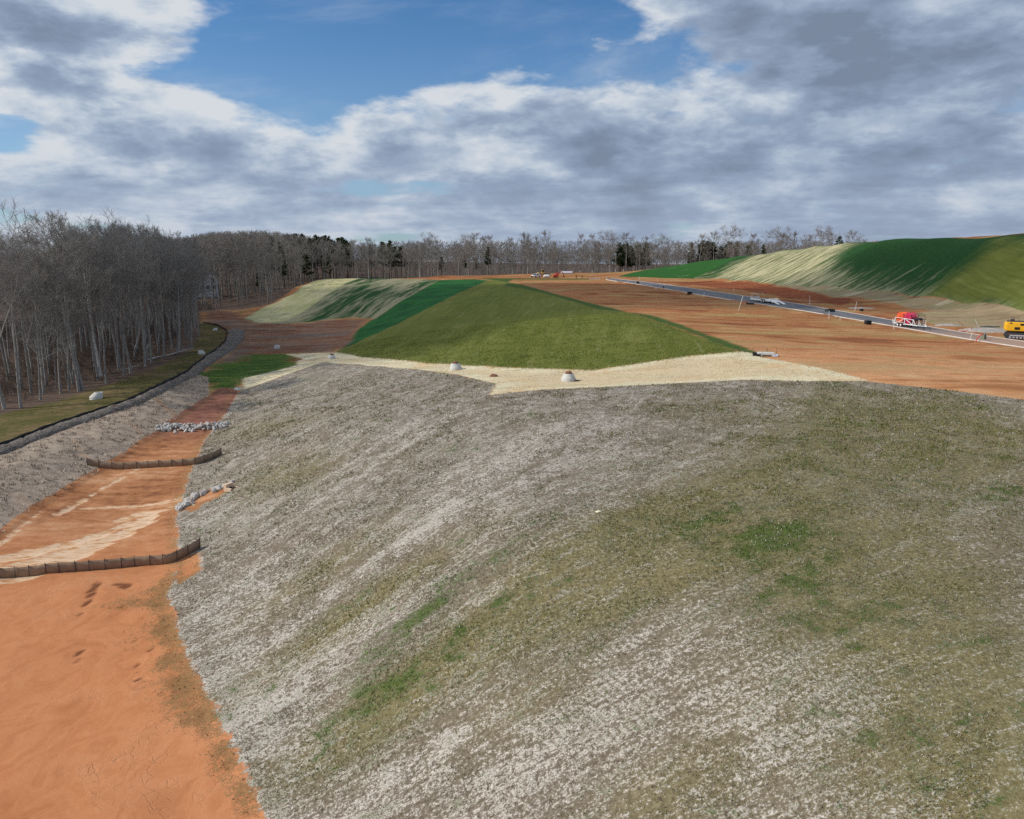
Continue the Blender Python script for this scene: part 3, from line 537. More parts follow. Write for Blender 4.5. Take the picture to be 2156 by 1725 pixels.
def grow(seed, H, clear=.5, spread=.2, n1=16, n2=6, n3=5, n4=4, sides=7, lift=.9, fork=0, tw=.016, r0=None):
    """a leafless broadleaf tree: trunk + limbs (trunk part), branches and twigs (crown part)"""
    g = np.random.default_rng(seed); T = Tubes(); C = Tubes()
    r0 = r0 or H*.0085
    def stem_path(base, d, length, m, wob, up):
        pts = [np.array(base, float)]; d = unit(np.array(d, float))
        for i in range(m):
            d = unit(d+g.normal(0, wob, 3)+np.array([0, 0, up])); pts.append(pts[-1]+d*length/m)
        return np.array(pts)
    stems = []
    tp = stem_path((0, 0, -.4), (g.normal(0, .03), g.normal(0, .03), 1), H*(.97 if not fork else .93), 9, .028, .03)
    tr = r0*np.concatenate([[1.35], np.linspace(1, .12, len(tp)-1)])
    T.add(tp, tr, sides); stems.append((tp, tr))
    for k in range(fork):
        i = 3+k; az = g.uniform(0, 6.28); p = stem_path(tp[i], (math.cos(az)*.45, math.sin(az)*.45, 1), H*.93-tp[i][2], 6, .05, .06)
        rr = tr[i]*np.linspace(.75, .12, len(p)); T.add(p, rr, 5); stems.append((p, rr))
    az = g.uniform(0, 6.28); tot = n1
    for si, (sp_, sr) in enumerate(stems):
        nn = tot if len(stems) == 1 else max(5, int(tot/len(stems)*1.2))
        for k in range(nn):
            f = clear+(1-clear)*(.02+.93*(k+g.uniform(0, .8))/nn)
            zt = f*H
            if zt < sp_[0][2]+.5: zt = sp_[0][2]+.5+g.uniform(0, 2)
            j = np.clip(np.searchsorted(sp_[:, 2], zt)-1, 0, len(sp_)-2); q = np.clip((zt-sp_[j][2])/(sp_[j+1][2]-sp_[j][2]+1e-6), 0, 1)
            b = sp_[j]*(1-q)+sp_[j+1]*q; rb = sr[j]*(1-q)+sr[j+1]*q
            az += 2.4+g.normal(0, .4); rel = (f-clear)/(1-clear+1e-6)
            prof = (.55+.75*math.sin(math.pi*min(1, .15+rel*.85)))
            L1 = H*spread*prof*g.uniform(.75, 1.2)
            e = lift*(.55+.6*rel)+g.normal(0, .1)
            d1 = np.array([math.cos(az)*math.cos(e), math.sin(az)*math.cos(e), math.sin(e)])
            p1 = stem_path(b, d1, L1, 4, .12, .10); r1 = max(.03, rb*.5)*np.linspace(1, .25, 5)
            (T if rb > .12 and g.random() < .6 else C).add(p1, r1, 4)
            for a in range(n2):
                u = .25+.72*(a+g.random()*.8)/n2; jj = min(3, int(u*4)); b2 = p1[jj]+(p1[jj+1]-p1[jj])*(u*4-jj)
                d2 = unit(unit(p1[jj+1]-p1[jj])+g.normal(0, .55, 3)+np.array([0, 0, .15]))
                L2 = L1*.5*(1.15-.6*u)*g.uniform(.7, 1.3); p2 = stem_path(b2, d2, L2, 3, .16, .08)
                C.add(p2, max(.02, r1[jj]*.5)*np.linspace(1, .4, 4), 3)
                for c in range(n3):
                    u2 = .25+.75*(c+g.random())/n3; kk = min(2, int(u2*3)); b3 = p2[kk]+(p2[kk+1]-p2[kk])*min(1, u2*3-kk)
                    d3 = unit(unit(p2[kk+1]-p2[kk])+g.normal(0, .6, 3)+np.array([0, 0, .1])); L3 = L2*.55*g.uniform(.6, 1.3)
                    p3 = stem_path(b3, d3, L3, 2, .2, .05); C.add(p3, np.array([tw*1.4, tw*1.1, tw*.6]), 3)
                    for e4 in range(n4):
                        b4 = p3[0]+(p3[-1]-p3[0])*g.uniform(.2, 1); d4 = unit(unit(p3[-1]-p3[0])+g.normal(0, .7, 3)+np.array([0, 0, .1]))
                        C.add([b4, b4+d4*L3*g.uniform(.5, 1)], [tw, tw*.5], 3)
    return T.arr(), C.arr()
def bark(name, lo, hi, sc=1.5):
    m, t, b = new_mat(name); g = t.new('ShaderNodeTexCoord').outputs['Object']
    n = t.noise(t.vm('MULTIPLY', g, (1, 1, .3)), sc, 4, .65)
    oi = t.new('ShaderNodeObjectInfo').outputs['Random']
    c = t.mix(t.lin(n, .3, .7), lo, hi); c = t.mix(t.m('MULTIPLY', oi, .45), c, tuple(v*.55 for v in lo))
    t.put(b.inputs['Base Color'], c); b.inputs['Roughness'].default_value = .9; return m
M_BARK = bark('grey_bark', (.205,.19,.17), (.43,.405,.37)); M_PALE = bark('pale_bark', (.36,.33,.30), (.68,.66,.62), .6)
M_TWIG = bark('twig_bark', (.24,.22,.20), (.38,.355,.325), .3); M_TWIGF = bark('far_twig_bark', (.23,.205,.18), (.36,.325,.29), .3)
M_PTRUNK = bark('pine_bark', (.12,.085,.06), (.22,.16,.12))
SPEC = [dict(seed=1, clear=.52, spread=.17, n1=15), dict(seed=2, clear=.58, spread=.19, n1=14, fork=1), dict(seed=3, clear=.48, spread=.15, n1=16), dict(seed=4, clear=.60, spread=.18, n1=13, fork=2),
        dict(seed=5, clear=.42, spread=.16, n1=17), dict(seed=6, clear=.30, spread=.24, n1=18, fork=2, lift=.75), dict(seed=7, clear=.66, spread=.15, n1=12), dict(seed=8, clear=.34, spread=.27, n1=20, fork=3, lift=.7)]
TREES = []
for s_ in SPEC:
    (tv, tf), (cv, cf) = grow(s_['seed'], 26.0, **{k: v for k, v in s_.items() if k != 'seed'})
    TREES.append((np_mesh('trunk', tv, tf, M_BARK, smooth=True), np_mesh('crown', cv, cf, M_TWIG)))
(tv, tf), (cv, cf) = grow(21, 26.0, clear=.45, spread=.2, n1=14, fork=3, r0=.25)
TREES.append((np_mesh('trunk', tv, tf, M_PALE, smooth=True), np_mesh('crown', cv, cf, bark('pale_twigs', (.22,.19,.17), (.42,.39,.36), .3))))      # sycamore with white upper limbs
for s_ in [dict(seed=31, clear=.5, spread=.2, n1=14), dict(seed=32, clear=.36, spread=.25, n1=17, fork=2, lift=.75), dict(seed=33, clear=.55, spread=.16, n1=13)]:   # far trees in the sun
    (tv, tf), (cv, cf) = grow(s_['seed'], 26.0, tw=.03, r0=.25, n4=3, **{k: v for k, v in s_.items() if k != 'seed'})
    TREES.append((np_mesh('trunk', tv, tf, M_PALE if s_['seed'] == 31 else M_BARK, smooth=True), np_mesh('crown', cv, cf, M_TWIGF)))
def add_tree(name, kind, x, y, h, label, cat='tree', group=None, rot=None, lean=(0, 0), wide=1.0, base=None):
    o = bpy.data.objects.new(name, None); COL.objects.link(o); o.empty_display_size = .5
    o.location = (x, y, (H(x, y) if base is None else base)-.1); s = h/base_h(kind); o.scale = (s*wide, s*wide, s)
    o.rotation_euler = (lean[0], lean[1], rng.uniform(0, 6.28) if rot is None else rot)
    link('trunk', kind[0], o); link('crown', kind[1], o)
    return finish(o, label, cat, group)
_bh = {}
def base_h(kind):
    if kind[1].name not in _bh: _bh[kind[1].name] = .97*max(v.co.z for v in kind[1].vertices)
    return _bh[kind[1].name]
# pines
def pine(seed, dens=1.0, slim=1.0):
    g = np.random.default_rng(seed); T = Tubes(); Hh = 22.0
    T.add([(0, 0, -.4), (g.normal(0,.1), g.normal(0,.1), 7), (g.normal(0,.2), g.normal(0,.2), 14), (0, 0, 21.5)], [.27, .21, .14, .03], 6)
    vv = []; ff = []; c = 0; n1 = int(44*dens)
    for k in range(n1):
        rel = (k+g.random())/n1; z = 8.5+13.2*rel; az = g.uniform(0, 6.28); Lr = slim*(3.6*(1-rel)**.75+.7)*g.uniform(.6, 1.15)
        e = .15+.5*rel+g.normal(0, .12); d = np.array([math.cos(az)*math.cos(e), math.sin(az)*math.cos(e), math.sin(e)])
        T.add([(0, 0, z), d*Lr*.6+(0, 0, z), d*Lr+(0, 0, z+.2)], [.06, .04, .015], 3)
        for q in range(int(16*Lr/2.5)+5):
            cpt = np.array([0, 0, z])+d*Lr*g.uniform(.35, 1.05)+g.normal(0, .38, 3)*[1, 1, .6]
            for w_ in range(7):
                a = unit(g.normal(0, 1, 3)+[0, 0, .35]); bb = unit(np.cross(a, g.normal(0, 1, 3)))
                ln = g.uniform(.35, .75); wd = g.uniform(.08, .16)
                vv += [cpt-bb*wd, cpt+bb*wd, cpt+a*ln+bb*wd*.5, cpt+a*ln-bb*wd*.5]; ff.append((c, c+1, c+2, c+3)); c += 4
    tv, tf = T.arr(); return (np_mesh('trunk', tv, tf, M_PTRUNK, smooth=True), np_mesh('crown', np.array(vv), np.array(ff), M_NEED))
M_NEED, t, b = new_mat('pine_needles')
n = t.noise(t.new('ShaderNodeTexCoord').outputs['Object'], .9, 3, .6); oi = t.new('ShaderNodeObjectInfo').outputs['Random']
c = t.mix(t.lin(n, .3, .7), (.018,.036,.014), (.055,.085,.028)); c = t.mix(t.m('MULTIPLY', t.ss(oi, .6, 1), .5), c, (.085,.10,.03))
t.put(b.inputs['Base Color'], c); b.inputs['Roughness'].default_value = .7
PINES = [pine(41), pine(42, 1.2, .8), pine(43, .8, 1.15), pine(44, 1.0, .6)]
def top_h(x, y, py_top):                # height a tree standing at x, y needs to reach the given photo row
    v = ray(1078, py_top); return CAMZ+v[2]/v[1]*y-H(x, y)

used = []
def free(x, y, r): return all((x-a)**2+(y-b)**2 > r*r for a, b in used)
GA = 'bare trees of the wood beside the basin'
front = [  # base pixel, top row, kind, lean, label
 (10,861,428,1,(.0,-.03),'tall bare tree with a stout pale trunk nearest the frame edge of the wood'),
 (44,859,520,6,(0,.01),'slim straight bare sapling second along the wood edge, in front of dark brush'),
 (85,842,585,5,(0,0),'dark low-forking oak with wide crooked limbs at the wood edge'),
 (167,824,448,0,(0,.03),'tall bare tree, darker of the twin trunks behind the white manhole cone'),
 (176,823,446,2,(0,.02),'tall bare tree, paler of the twin trunks behind the white manhole cone'),
 (213,792,470,8,(0,.03),'white-barked sycamore with forked bright upper limbs in the wood'),
 (224,808,560,6,(0,0),'thin bare pole tree just in front of the white-barked sycamore'),
 (253,769,468,4,(0,.04),'bare tree leaning a little, behind the sycamore and before the brush pile'),
 (276,785,447,1,(0,-.01),'tall round-crowned bare tree standing forward on the leaf litter'),
 (306,772,470,0,(0,.01),'pale slender bare tree beside the leaning broken snag'),
 (319,764,492,3,(0,0),'dark forked bare tree beyond the pale slender one'),
 (345,752,478,2,(0,.01),'straight bare tree standing over the fallen pale logs'),
 (403,733,505,7,(0,0),'bare tree alone at the grass verge near the bend of the black fence'),
 (418,709,512,4,(0,0),'last bare tree at the far corner of the wood by the grass verge'),
]
for (bx, by, ty, k, ln, lab) in front:
    x, y, z = hit(bx, by); used.append((x, y))
    add_tree('bare_tree', TREES[k], x, y, top_h(x, y, ty), lab, group=GA, lean=ln, rot=rng.uniform(0, 6.28))
cand = []
while len(cand) < 6000:
    x = rng.uniform(-150, -40); y = rng.uniform(70, 300); cand.append((x, y))
cx_ = np.array(cand); dw = bil(Z['wood'], cx_[:, 0], cx_[:, 1]); px_c = CX+F*cx_[:, 0]/(cx_[:, 1]*cp)
order = np.argsort(dw)
nA = 0
for i in order:
    x, y = cand[i]
    if dw[i] < 1.2 or px_c[i] < -60 or px_c[i] > 425 or not free(x, y, 3.0+.008*y): continue
    if y > 262 or nA >= 122: continue
    used.append((x, y)); nA += 1
    hh = np.clip(top_h(x, y, rng.uniform(*((455, 525) if px_c[i] < 340 else (485, 528)))), 15, 30)*rng.uniform(.88, 1.0)
    deep = dw[i] > 8
    add_tree('bare_tree', TREES[int(rng.choice([0,1,2,3,4,5,6,7], p=[.17,.14,.17,.12,.14,.06,.14,.06]))], x, y, hh, 'bare grey tree crowded among others deep inside the wood' if deep else 'bare grey tree in the crowded outer rows of the wood beside the grass verge', group=GA, lean=(rng.normal(0, .025), rng.normal(0, .025)))
# the wooded hill beyond the green slopes and the trees behind the pad
GB = 'bare trees on the far side of the site'
far_named = [ # column, depth, top row, kind
 (632,316,545,9,'pale leaning bare tree standing just above the straw-edged slope'),(700,345,552,9,'bare tree with a straight white trunk behind the crest of the straw-striped slope'),(752,352,548,9,'forked white-limbed bare tree behind the middle of the straw-striped slope'),
 (785,395,535,10,'broad pale bare tree left of the tall pine at the pad edge'),(858,392,530,10,'spreading pale bare tree with arching limbs beside the tall pine'),(965,405,520,9,'pale bare tree with a drooping crown behind the orange pad edge'),(1000,402,512,10,'round-topped bare tree behind the orange pad edge'),
 (1111,432,494,9,'tall thin bare tree breaking the skyline behind the pale truck'),(1240,428,492,11,'slender bare tree in the row behind the two workers'),(1285,430,483,10,'tallest bare tree of the row behind the two workers'),(1318,432,490,9,'bare tree at the dark pines behind the pad'),
 (1395,436,491,10,'wide bare tree where the far hill slope begins'),(1362,437,497,11,'narrow bare tree where the far hill slope begins'),(1470,440,492,11,'narrow-crowned bare tree above the low end of the far hill'),(1503,438,487,9,'bare tree with a split crown above the far hill'),
 (1546,425,472,10,'large spreading bare tree with an open fan crown on the far hilltop skyline'),(1587,440,490,11,'bare tree in the gap between the two big crowns on the far hill skyline'),(1626,420,476,10,'round-crowned bare tree on the far hill skyline'),(1668,432,487,11,'small bare tree beside the widest crown on the far hill skyline'),(1718,412,474,10,'widest bare crown on the far hill skyline, by the straw slope top'),(1747,418,484,10,'low bare tree at the end of the row where the orange hilltop begins')]
for (px, dep, ty, k, lab) in far_named:
    x, y, z = PD(px, 560, dep); used.append((x, y))
    add_tree('bare_tree', TREES[k], x, y, top_h(x, y, ty), lab, group=GB, wide=1.25 if k == 10 else 1.0)
nB = 0
for tries in range(20000):
    if nB >= 138: break
    y = rng.uniform(285, 470); x = rng.uniform(-.42, .46)*y
    if bil(Z['wood'], x, y) < .8 or not free(x, y, 5.0): continue
    if x < -.36*y and y < 300: continue
    pxx = CX+F*x/(y*cp)
    if 400 < pxx < 470 and y < 335: continue
    if pxx > 1330 and y < 410: continue
    front_d = bil(Z['wood'], x, y)
    if front_d > 8.9 and rng.random() < .75: continue
    used.append((x, y)); nB += 1
    hh = rng.uniform(15, 21) if pxx < 900 else np.clip(top_h(x, y, rng.uniform(484, 530)), 12, 28)
    lab = ('bare grey-brown tree in the front row of the wooded hill' if pxx < 700 else 'bare grey tree in the wood behind the orange pad' if pxx < 1330 else 'bare grey tree behind the far grassed hill')
    add_tree('bare_tree', TREES[int(rng.choice([9,10,11,0,5,11]))], x, y, hh, lab, group=GB)
GP = 'dark pines on the far side of the site'
pines = [(572,372,497,0,'dark pine rising above the bare trees on the wooded hill'),(593,368,510,3,'narrow dark pine beside the taller pine on the wooded hill'),(597,340,530,3,'slim olive-green pine halfway down the wooded hill'),(564,338,538,1,'bushy pine low on the wooded hill'),(644,352,535,2,'dark pine just behind the straw-edged slope crest'),(692,362,540,2,'broad dark pine above the straw-striped slope'),(540,322,574,3,'small yellow-green pine deep among bare trunks'),
 (823,392,507,2,'tall pine with a bare lower trunk at the pad edge'),(845,398,518,0,'shorter dark pine beside the tall pine at the pad edge'),(1028,405,521,1,'lone pointed pine behind the orange pad edge'),(977,412,536,0,'dark bushy pine behind the orange pad edge'),(1004,415,545,2,'low dark pine beside the lone pointed one'),(930,414,540,0,'dark pine in the gap behind the pad')]
for (px, dep, ty, k, lab) in pines:
    x, y, z = PD(px, 560, dep); used.append((x, y)); add_tree('pine_tree', PINES[k], x, y, max(6, top_h(x, y, ty)), lab, 'pine', GP)
for i in range(62):
    if i < 30: px = rng.uniform(605, 850); dep = rng.uniform(385, 440); ty = np.interp(px, [610, 700, 780, 850], [492, 498, 506, 518])+rng.uniform(-2, 9); lab = 'dark pine on the ridge of the wooded hill'
    elif i < 46: px = rng.uniform(1285, 1365); dep = rng.uniform(448, 475); ty = rng.uniform(511, 522); lab = 'dark pine in the clump behind the workers'
    else: px = rng.uniform(1430, 1640); dep = rng.uniform(455, 480); ty = rng.uniform(506, 520); lab = 'dark pine in the belt behind the far hill'
    x, y, z = PD(px, 560, dep); add_tree('pine_tree', PINES[i % 4], x, y, max(8, top_h(x, y, ty)), lab, 'pine', GP)
for (px, dep, ty) in [(1768,300,497),(2082,250,497),(2052,255,499),(2100,245,500)]:
    x, y, z = PD(px, 505, dep+60); add_tree('pine_tree', PINES[2], x, y, max(4, top_h(x, y, ty)), {1768:'small dark round pine at the end of the bare row on the hilltop',2082:'dark round pine peeking over the far hilltop',2052:'low dark pine peeking over the far hilltop beside the round one',2100:'smallest dark pine peeking over the far hilltop'}[px], 'pine', GP, wide=1.3)
# everything deeper in the woods reads as one mass
def scatter(name, protos, pts, mat, kind='stuff', smin=.8, smax=1.1, label=None, cat=None):
    vs_, fs_, c0_ = [], [], 0
    for (x, y, h) in pts:
        v, f, hh = protos[rng.integers(len(protos))]; a = rng.uniform(0, 6.28); s = h/hh; r = np.array([[math.cos(a), -math.sin(a), 0], [math.sin(a), math.cos(a), 0], [0, 0, 1]])
        vs_.append((v*s)@r.T+np.array([x, y, H(x, y)])); fs_.append(f+c0_); c0_ += len(v)
    me = np_mesh(name, np.concatenate(vs_), np.concatenate(fs_), mat); return finish(link(name, me), label, cat, kind=kind)
low = []
for sd, cl, spd in [(51, .4, .2), (52, .5, .17), (53, .3, .22)]:
    (tv, tf), (cv, cf) = grow(sd, 22.0, clear=cl, spread=spd, n1=9, n2=4, n3=3, n4=1, sides=4, tw=.05)
    low.append((np.concatenate([tv, cv]), np.concatenate([tf, cf+len(tv)]), .97*cv[:, 2].max()))
pts = []
for tries in range(60000):
    if len(pts) >= 2100: break
    if tries % 9 == 0: y = rng.uniform(90, 330); x = rng.uniform(-260, -60)
    else: y = rng.uniform(290, 600); x = rng.uniform(-.5, .5)*y
    if bil(Z['wood'], x, y) < 3 or not free(x, y, 2.0): continue
    pxx = CX+F*x/(y*cp)
    if pxx < -250 or pxx > 2300: continue
    hh = rng.uniform(15, 22)
    if y > 300 and pxx > 850: hh = np.clip(top_h(x, y, rng.uniform(506, 532)), 8, 27)
    elif y > 300: hh = np.clip(top_h(x, y, np.interp(pxx, [380, 450, 560, 700, 850], [500, 487, 484, 503, 518])+rng.uniform(0, 16)), 9, 27)
    pts.append((x, y, hh))
for k_ in range(520):                   # understorey along the back of the pad
    px_k = rng.uniform(700, 1560); yk = rng.uniform(402, 480); xk = PD(px_k, 560, yk)[0]
    if bil(Z['wood'], xk, yk) > .8: pts.append((xk, yk, rng.uniform(5, 13)))
woods = scatter('woods', low, pts, M_TWIGF, label='brown-grey mass of bare woodland behind the separate trees', cat='woods')
# brush and saplings under the near wood
sap = []
for k in range(6):
    g = np.random.default_rng(70+k); T = Tubes()
    for q in range(9):
        az = g.uniform(0, 6.28); e = g.uniform(.5, 1.5); L_ = g.uniform(.9, 2.4); d_ = np.array([math.cos(az)*math.cos(e), math.sin(az)*math.cos(e), math.sin(e)])
        p0 = g.normal(0, .35, 3)*[1, 1, 0]; p1 = p0+d_*L_; T.add([p0, p0+d_*L_*.5+g.normal(0, .1, 3), p1], [.022, .016, .008], 3)
        for r_ in range(5):
            b_ = p0+d_*L_*g.uniform(.3, 1); T.add([b_, b_+unit(d_+g.normal(0, .8, 3))*L_*g.uniform(.2, .5)], [.012, .006], 3)
    v, f = T.arr(); sap.append((v, f, 2.0))
pts = []
for tries in range(30000):
    if len(pts) >= 1500: break
    y = rng.uniform(90, 300); x = rng.uniform(-150, -55)
    dd = bil(Z['wood'], x, y)
    if dd < 1.5 or (dd < 4 and rng.random() < .75): continue
    pxx = CX+F*x/(y*cp)
    if -80 < pxx < 440: pts.append((x, y, rng.uniform(.7, 2.6)*(1.2 if dd > 6 else .7)))
under = scatter('undergrowth', sap, pts, bark('brush_twigs', (.10,.07,.055), (.20,.15,.12), .5), label='brown twiggy brush on the woodland floor', cat='undergrowth')
# ------------------------------------------------------------------ built objects
class MB:
    def __init__(s): s.v = []; s.f = []; s.sm = []
    def raw(s, vs_, fs_, smooth=False):
        c = len(s.v); s.v += [tuple(v) for v in vs_]; s.f += [tuple(i+c for i in f) for f in fs_]; s.sm += [smooth]*len(fs_); return s
    def box(s, c, d, rz=0.0, ry=0.0, bev=0.0, taper=1.0):
        hx, hy, hz = d[0]/2, d[1]/2, d[2]/2; M = Matrix.Rotation(rz, 3, 'Z') @ Matrix.Rotation(ry, 3, 'Y')
        b = min(bev, hx*.8, hy*.8, hz*.8); lv = []
        if b <= 0:
            for z in (-1, 1):
                k = taper if z > 0 else 1
                for x, y in ((-1,-1),(1,-1),(1,1),(-1,1)): lv.append((x*hx*k, y*hy*k, z*hz))
            fs_ = [(3,2,1,0),(4,5,6,7),(0,1,5,4),(1,2,6,5),(2,3,7,6),(3,0,4,7)]
        else:                                                       # chamfered along the upright edges and round top and bottom
            def ringv(z, ix):
                a, e = hx*ix[0], hy*ix[0]
                return [(-a+b,-e,z),(a-b,-e,z),(a,-e+b,z),(a,e-b,z),(a-b,e,z),(-a+b,e,z),(-a,e-b,z),(-a,-e+b,z)]
            k = 1-b/max(hx, hy)
            lv = ringv(-hz, (k,))+ringv(-hz+b, (1,))+ringv(hz-b, (1,))+ringv(hz, (k,))
            fs_ = [tuple(reversed(range(8))), tuple(range(24, 32))]+[(r*8+i, r*8+(i+1) % 8, r*8+8+(i+1) % 8, r*8+8+i) for r in range(3) for i in range(8)]
        return s.raw([Vector(c)+M @ Vector(v) for v in lv], fs_)
    def tube(s, pts, r, n=8, smooth=True):
        T = Tubes(); m = len(pts); rr = [r]*m if not hasattr(r, '__len__') else r
        T.add(pts, rr, n); v, f = T.arr(); s.raw(v, f.tolist(), smooth)
        k = len(v); return s.raw([v[i] for i in range(n)]+[v[k-n+i] for i in range(n)], [tuple(reversed(range(n))), tuple(range(n, 2*n))])
    def lathe(s, prof, n=24, at=(0, 0, 0), axis='Z', off=None, smooth=True):
        """prof: (radius, height) pairs; off: sideways shift per ring (an eccentric cone)"""
        vs_ = []
        for i, (r, z) in enumerate(prof):
            ox = off[i] if off else 0
            for k in range(n):
                a = 2*math.pi*k/n; x, y, zz = r*math.cos(a)+ox, r*math.sin(a), z
                p = {'Z': (x, y, zz), 'X': (zz, x, y), 'Y': (x, zz, y)}[axis]; vs_.append((p[0]+at[0], p[1]+at[1], p[2]+at[2]))
        fs_ = [(i*n+k, i*n+(k+1) % n, (i+1)*n+(k+1) % n, (i+1)*n+k) for i in range(len(prof)-1) for k in range(n)]
        s.raw(vs_, fs_, smooth); m = (len(prof)-1)*n
        if prof[0][0] > .001: s.raw(vs_[:n], [tuple(reversed(range(n)))])
        if prof[-1][0] > .001: s.raw(vs_[m:m+n], [tuple(range(n))])
        return s
    def prism(s, poly, y0, y1):                                     # polygon in XZ pushed along Y
        n = len(poly); vs_ = [(x, y0, z) for x, z in poly]+[(x, y1, z) for x, z in poly]
        return s.raw(vs_, [tuple(range(n)), tuple(reversed(range(n, 2*n)))]+[(i, i+n, (i+1) % n+n, (i+1) % n) for i in range(n)])
    def build(s, name, mat, parent=None, loc=None):
        me = bpy.data.meshes.new(name); me.from_pydata(s.v, [], s.f); me.polygons.foreach_set('use_smooth', s.sm); me.materials.append(mat); me.update()
        o = link(name, me, parent)
        if loc is not None: o.location = loc
        return o
def thing(name, label, cat, loc, rz=0.0, group=None, kind=None):
    o = bpy.data.objects.new(name, None); COL.objects.link(o); o.location = loc; o.rotation_euler = (0, 0, rz); return finish(o, label, cat, group, kind)
def copy_tree(o, parent=None):
    c = o.copy(); COL.objects.link(c); c.parent = parent
    for ch in list(o.children): copy_tree(ch, c)
    return c
CONC = simple('concrete', (.55,.54,.50), .85, .15, 4, dirt=.5); RUST = simple('rusty_iron', (.20,.085,.05), .8, .3, 8)
WHITE = simple('white_paint', (.78,.77,.74), .5, .06, 2, dirt=.35); BLACK = simple('black_plastic', (.015,.015,.016), .5, .3, 4)
RUBBER = simple('rubber', (.018,.018,.018), .8, .2, 6, dirt=.3); STEEL = simple('dark_steel', (.06,.06,.065), .5, .25, 5, metal=.4, dirt=.3)
YEL = simple('yellow_paint', (.80,.42,.02), .4, .05, 1.5, dirt=.12); GLASS = simple('dark_glass', (.02,.025,.03), .12, .1, 2, spec=.6)
RED = simple('red_duct', (.62,.06,.03), .45, .12, 3); MAG = simple('magenta_duct', (.50,.03,.09), .45, .12, 3); ORNG = simple('orange_red_duct', (.75,.13,.04), .45, .12, 3)
SIGNRED = simple('red_paint', (.60,.05,.035), .45, .08, 2, dirt=.25); BLUEW = simple('blue_white', (.55,.62,.80), .5, .2, 3)
PVC = simple('white_pvc', (.80,.79,.76), .45, .05, 3, dirt=.25); WOOD = simple('weathered_wood', (.38,.29,.20), .85, .2, 6)
# road: asphalt sheet, two kerbs
ASP, t, b = new_mat('asphalt'); ps = t.new('ShaderNodeNewGeometry').outputs['Position']; x_, y_, z_ = t.sep(ps)
n1 = t.noise(t.comb(x_, t.m('MULTIPLY', y_, .12)), .9, 5, .65); n2 = t.noise(ps, 6, 3, .7)
c = t.mix(t.lin(n2, .3, .7), (.085,.093,.108), (.15,.158,.172)); c = t.mix(t.ss(n1, .46, .66, 0, .7), c, (.27,.22,.19))
c = t.mix(t.m('MULTIPLY', t.ss(t.m('ADD', y_, t.m('MULTIPLY', t.m('SUBTRACT', n1, .5), 60)), 165, 128), .85), c, (.42,.27,.19))
t.put(b.inputs['Base Color'], c); b.inputs['Roughness'].default_value = .75
KERB = simple('kerb_concrete', (.50,.44,.39), .85, .15, .6, dirt=.4)
def resample(line, n):
    q = np.array(line); s_ = np.concatenate([[0], np.cumsum(np.hypot(*(q[1:, :2]-q[:-1, :2]).T))]); u = np.linspace(0, s_[-1], n)
    return np.stack([np.interp(u, s_, q[:, i]) for i in range(3)], 1)
NR = 160
rl, rr_ = resample(L['roadl'], NR), resample(L['roadr'], NR)
def smooth_(q):
    for k in range(12): q[1:-1] = (q[:-2]+2*q[1:-1]+q[2:])/4
    return q
rl, rr_ = smooth_(rl), smooth_(rr_)
zc = np.array([max(H(*(a*(1-w_)+b_*w_)[:2]) for w_ in (0, .25, .5, .75, 1)) for a, b_ in zip(rl, rr_)]); zc = np.convolve(np.pad(zc, 4, 'edge'), np.ones(9)/9, 'valid')+.05
cols = [.0, .05, .2, .35, .5, .65, .8, .95, 1.0]
rv = np.array([[*(rl[i]*(1-w_)+rr_[i]*w_)[:2], zc[i]+.06*(1-(2*w_-1)**2)] for i in range(NR) for w_ in cols]); m_ = len(cols)
rf = np.array([(i*m_+k, i*m_+k+1, (i+1)*m_+k+1, (i+1)*m_+k) for i in range(NR-1) for k in range(m_-1)])
finish(link('road', np_mesh('road', rv, rf, ASP, smooth=True)), kind='structure')
def ribbon(name, line, zz, sec, mat):
    v = []; k = len(sec)
    for i in range(len(line)):
        d_ = line[min(i+1, len(line)-1)]-line[max(i-1, 0)]; nrm = np.array([d_[1], -d_[0]])/math.hypot(d_[0], d_[1])
        for (o_, h_) in sec: v.append((line[i][0]+nrm[0]*o_, line[i][1]+nrm[1]*o_, zz[i]+h_))
    f = [(i*k+j, i*k+(j+1) % k, (i+1)*k+(j+1) % k, (i+1)*k+j) for i in range(len(line)-1) for j in range(k)]
    return finish(link(name, np_mesh(name, np.array(v), np.array(f), mat)), kind='structure')
ribbon('kerb', rl, zc, [(.02, -.3), (.02, .02), (-.12, .05), (-.15, .10), (-.30, .10), (-.32, -.3)], KERB)
ribbon('kerb', rr_, zc, [(-.02, -.3), (.32, -.3), (.30, .10), (.15, .10), (.12, .05), (-.02, .02)], KERB)
def onroad(x, y):
    d_ = np.hypot(.5*(rl[:, 0]+rr_[:, 0])-x, .5*(rl[:, 1]+rr_[:, 1])-y); return float(zc[np.argmin(d_)])+.05
def roadyaw(y):
    mid = .5*(rl+rr_); i = int(np.argmin(np.abs(mid[:, 1]-y))); i = min(max(i, 1), NR-2); d_ = mid[i+1]-mid[i-1]; return math.atan2(d_[1], d_[0])
def roadpt(px, py):
    v = ray(px, py); z = H(*hit(px, py)[:2])
    for k in range(4):
        tt = (z-CAMZ)/v[2]; z = onroad(v[0]*tt, v[1]*tt)
    return (v[0]*tt, v[1]*tt, z)

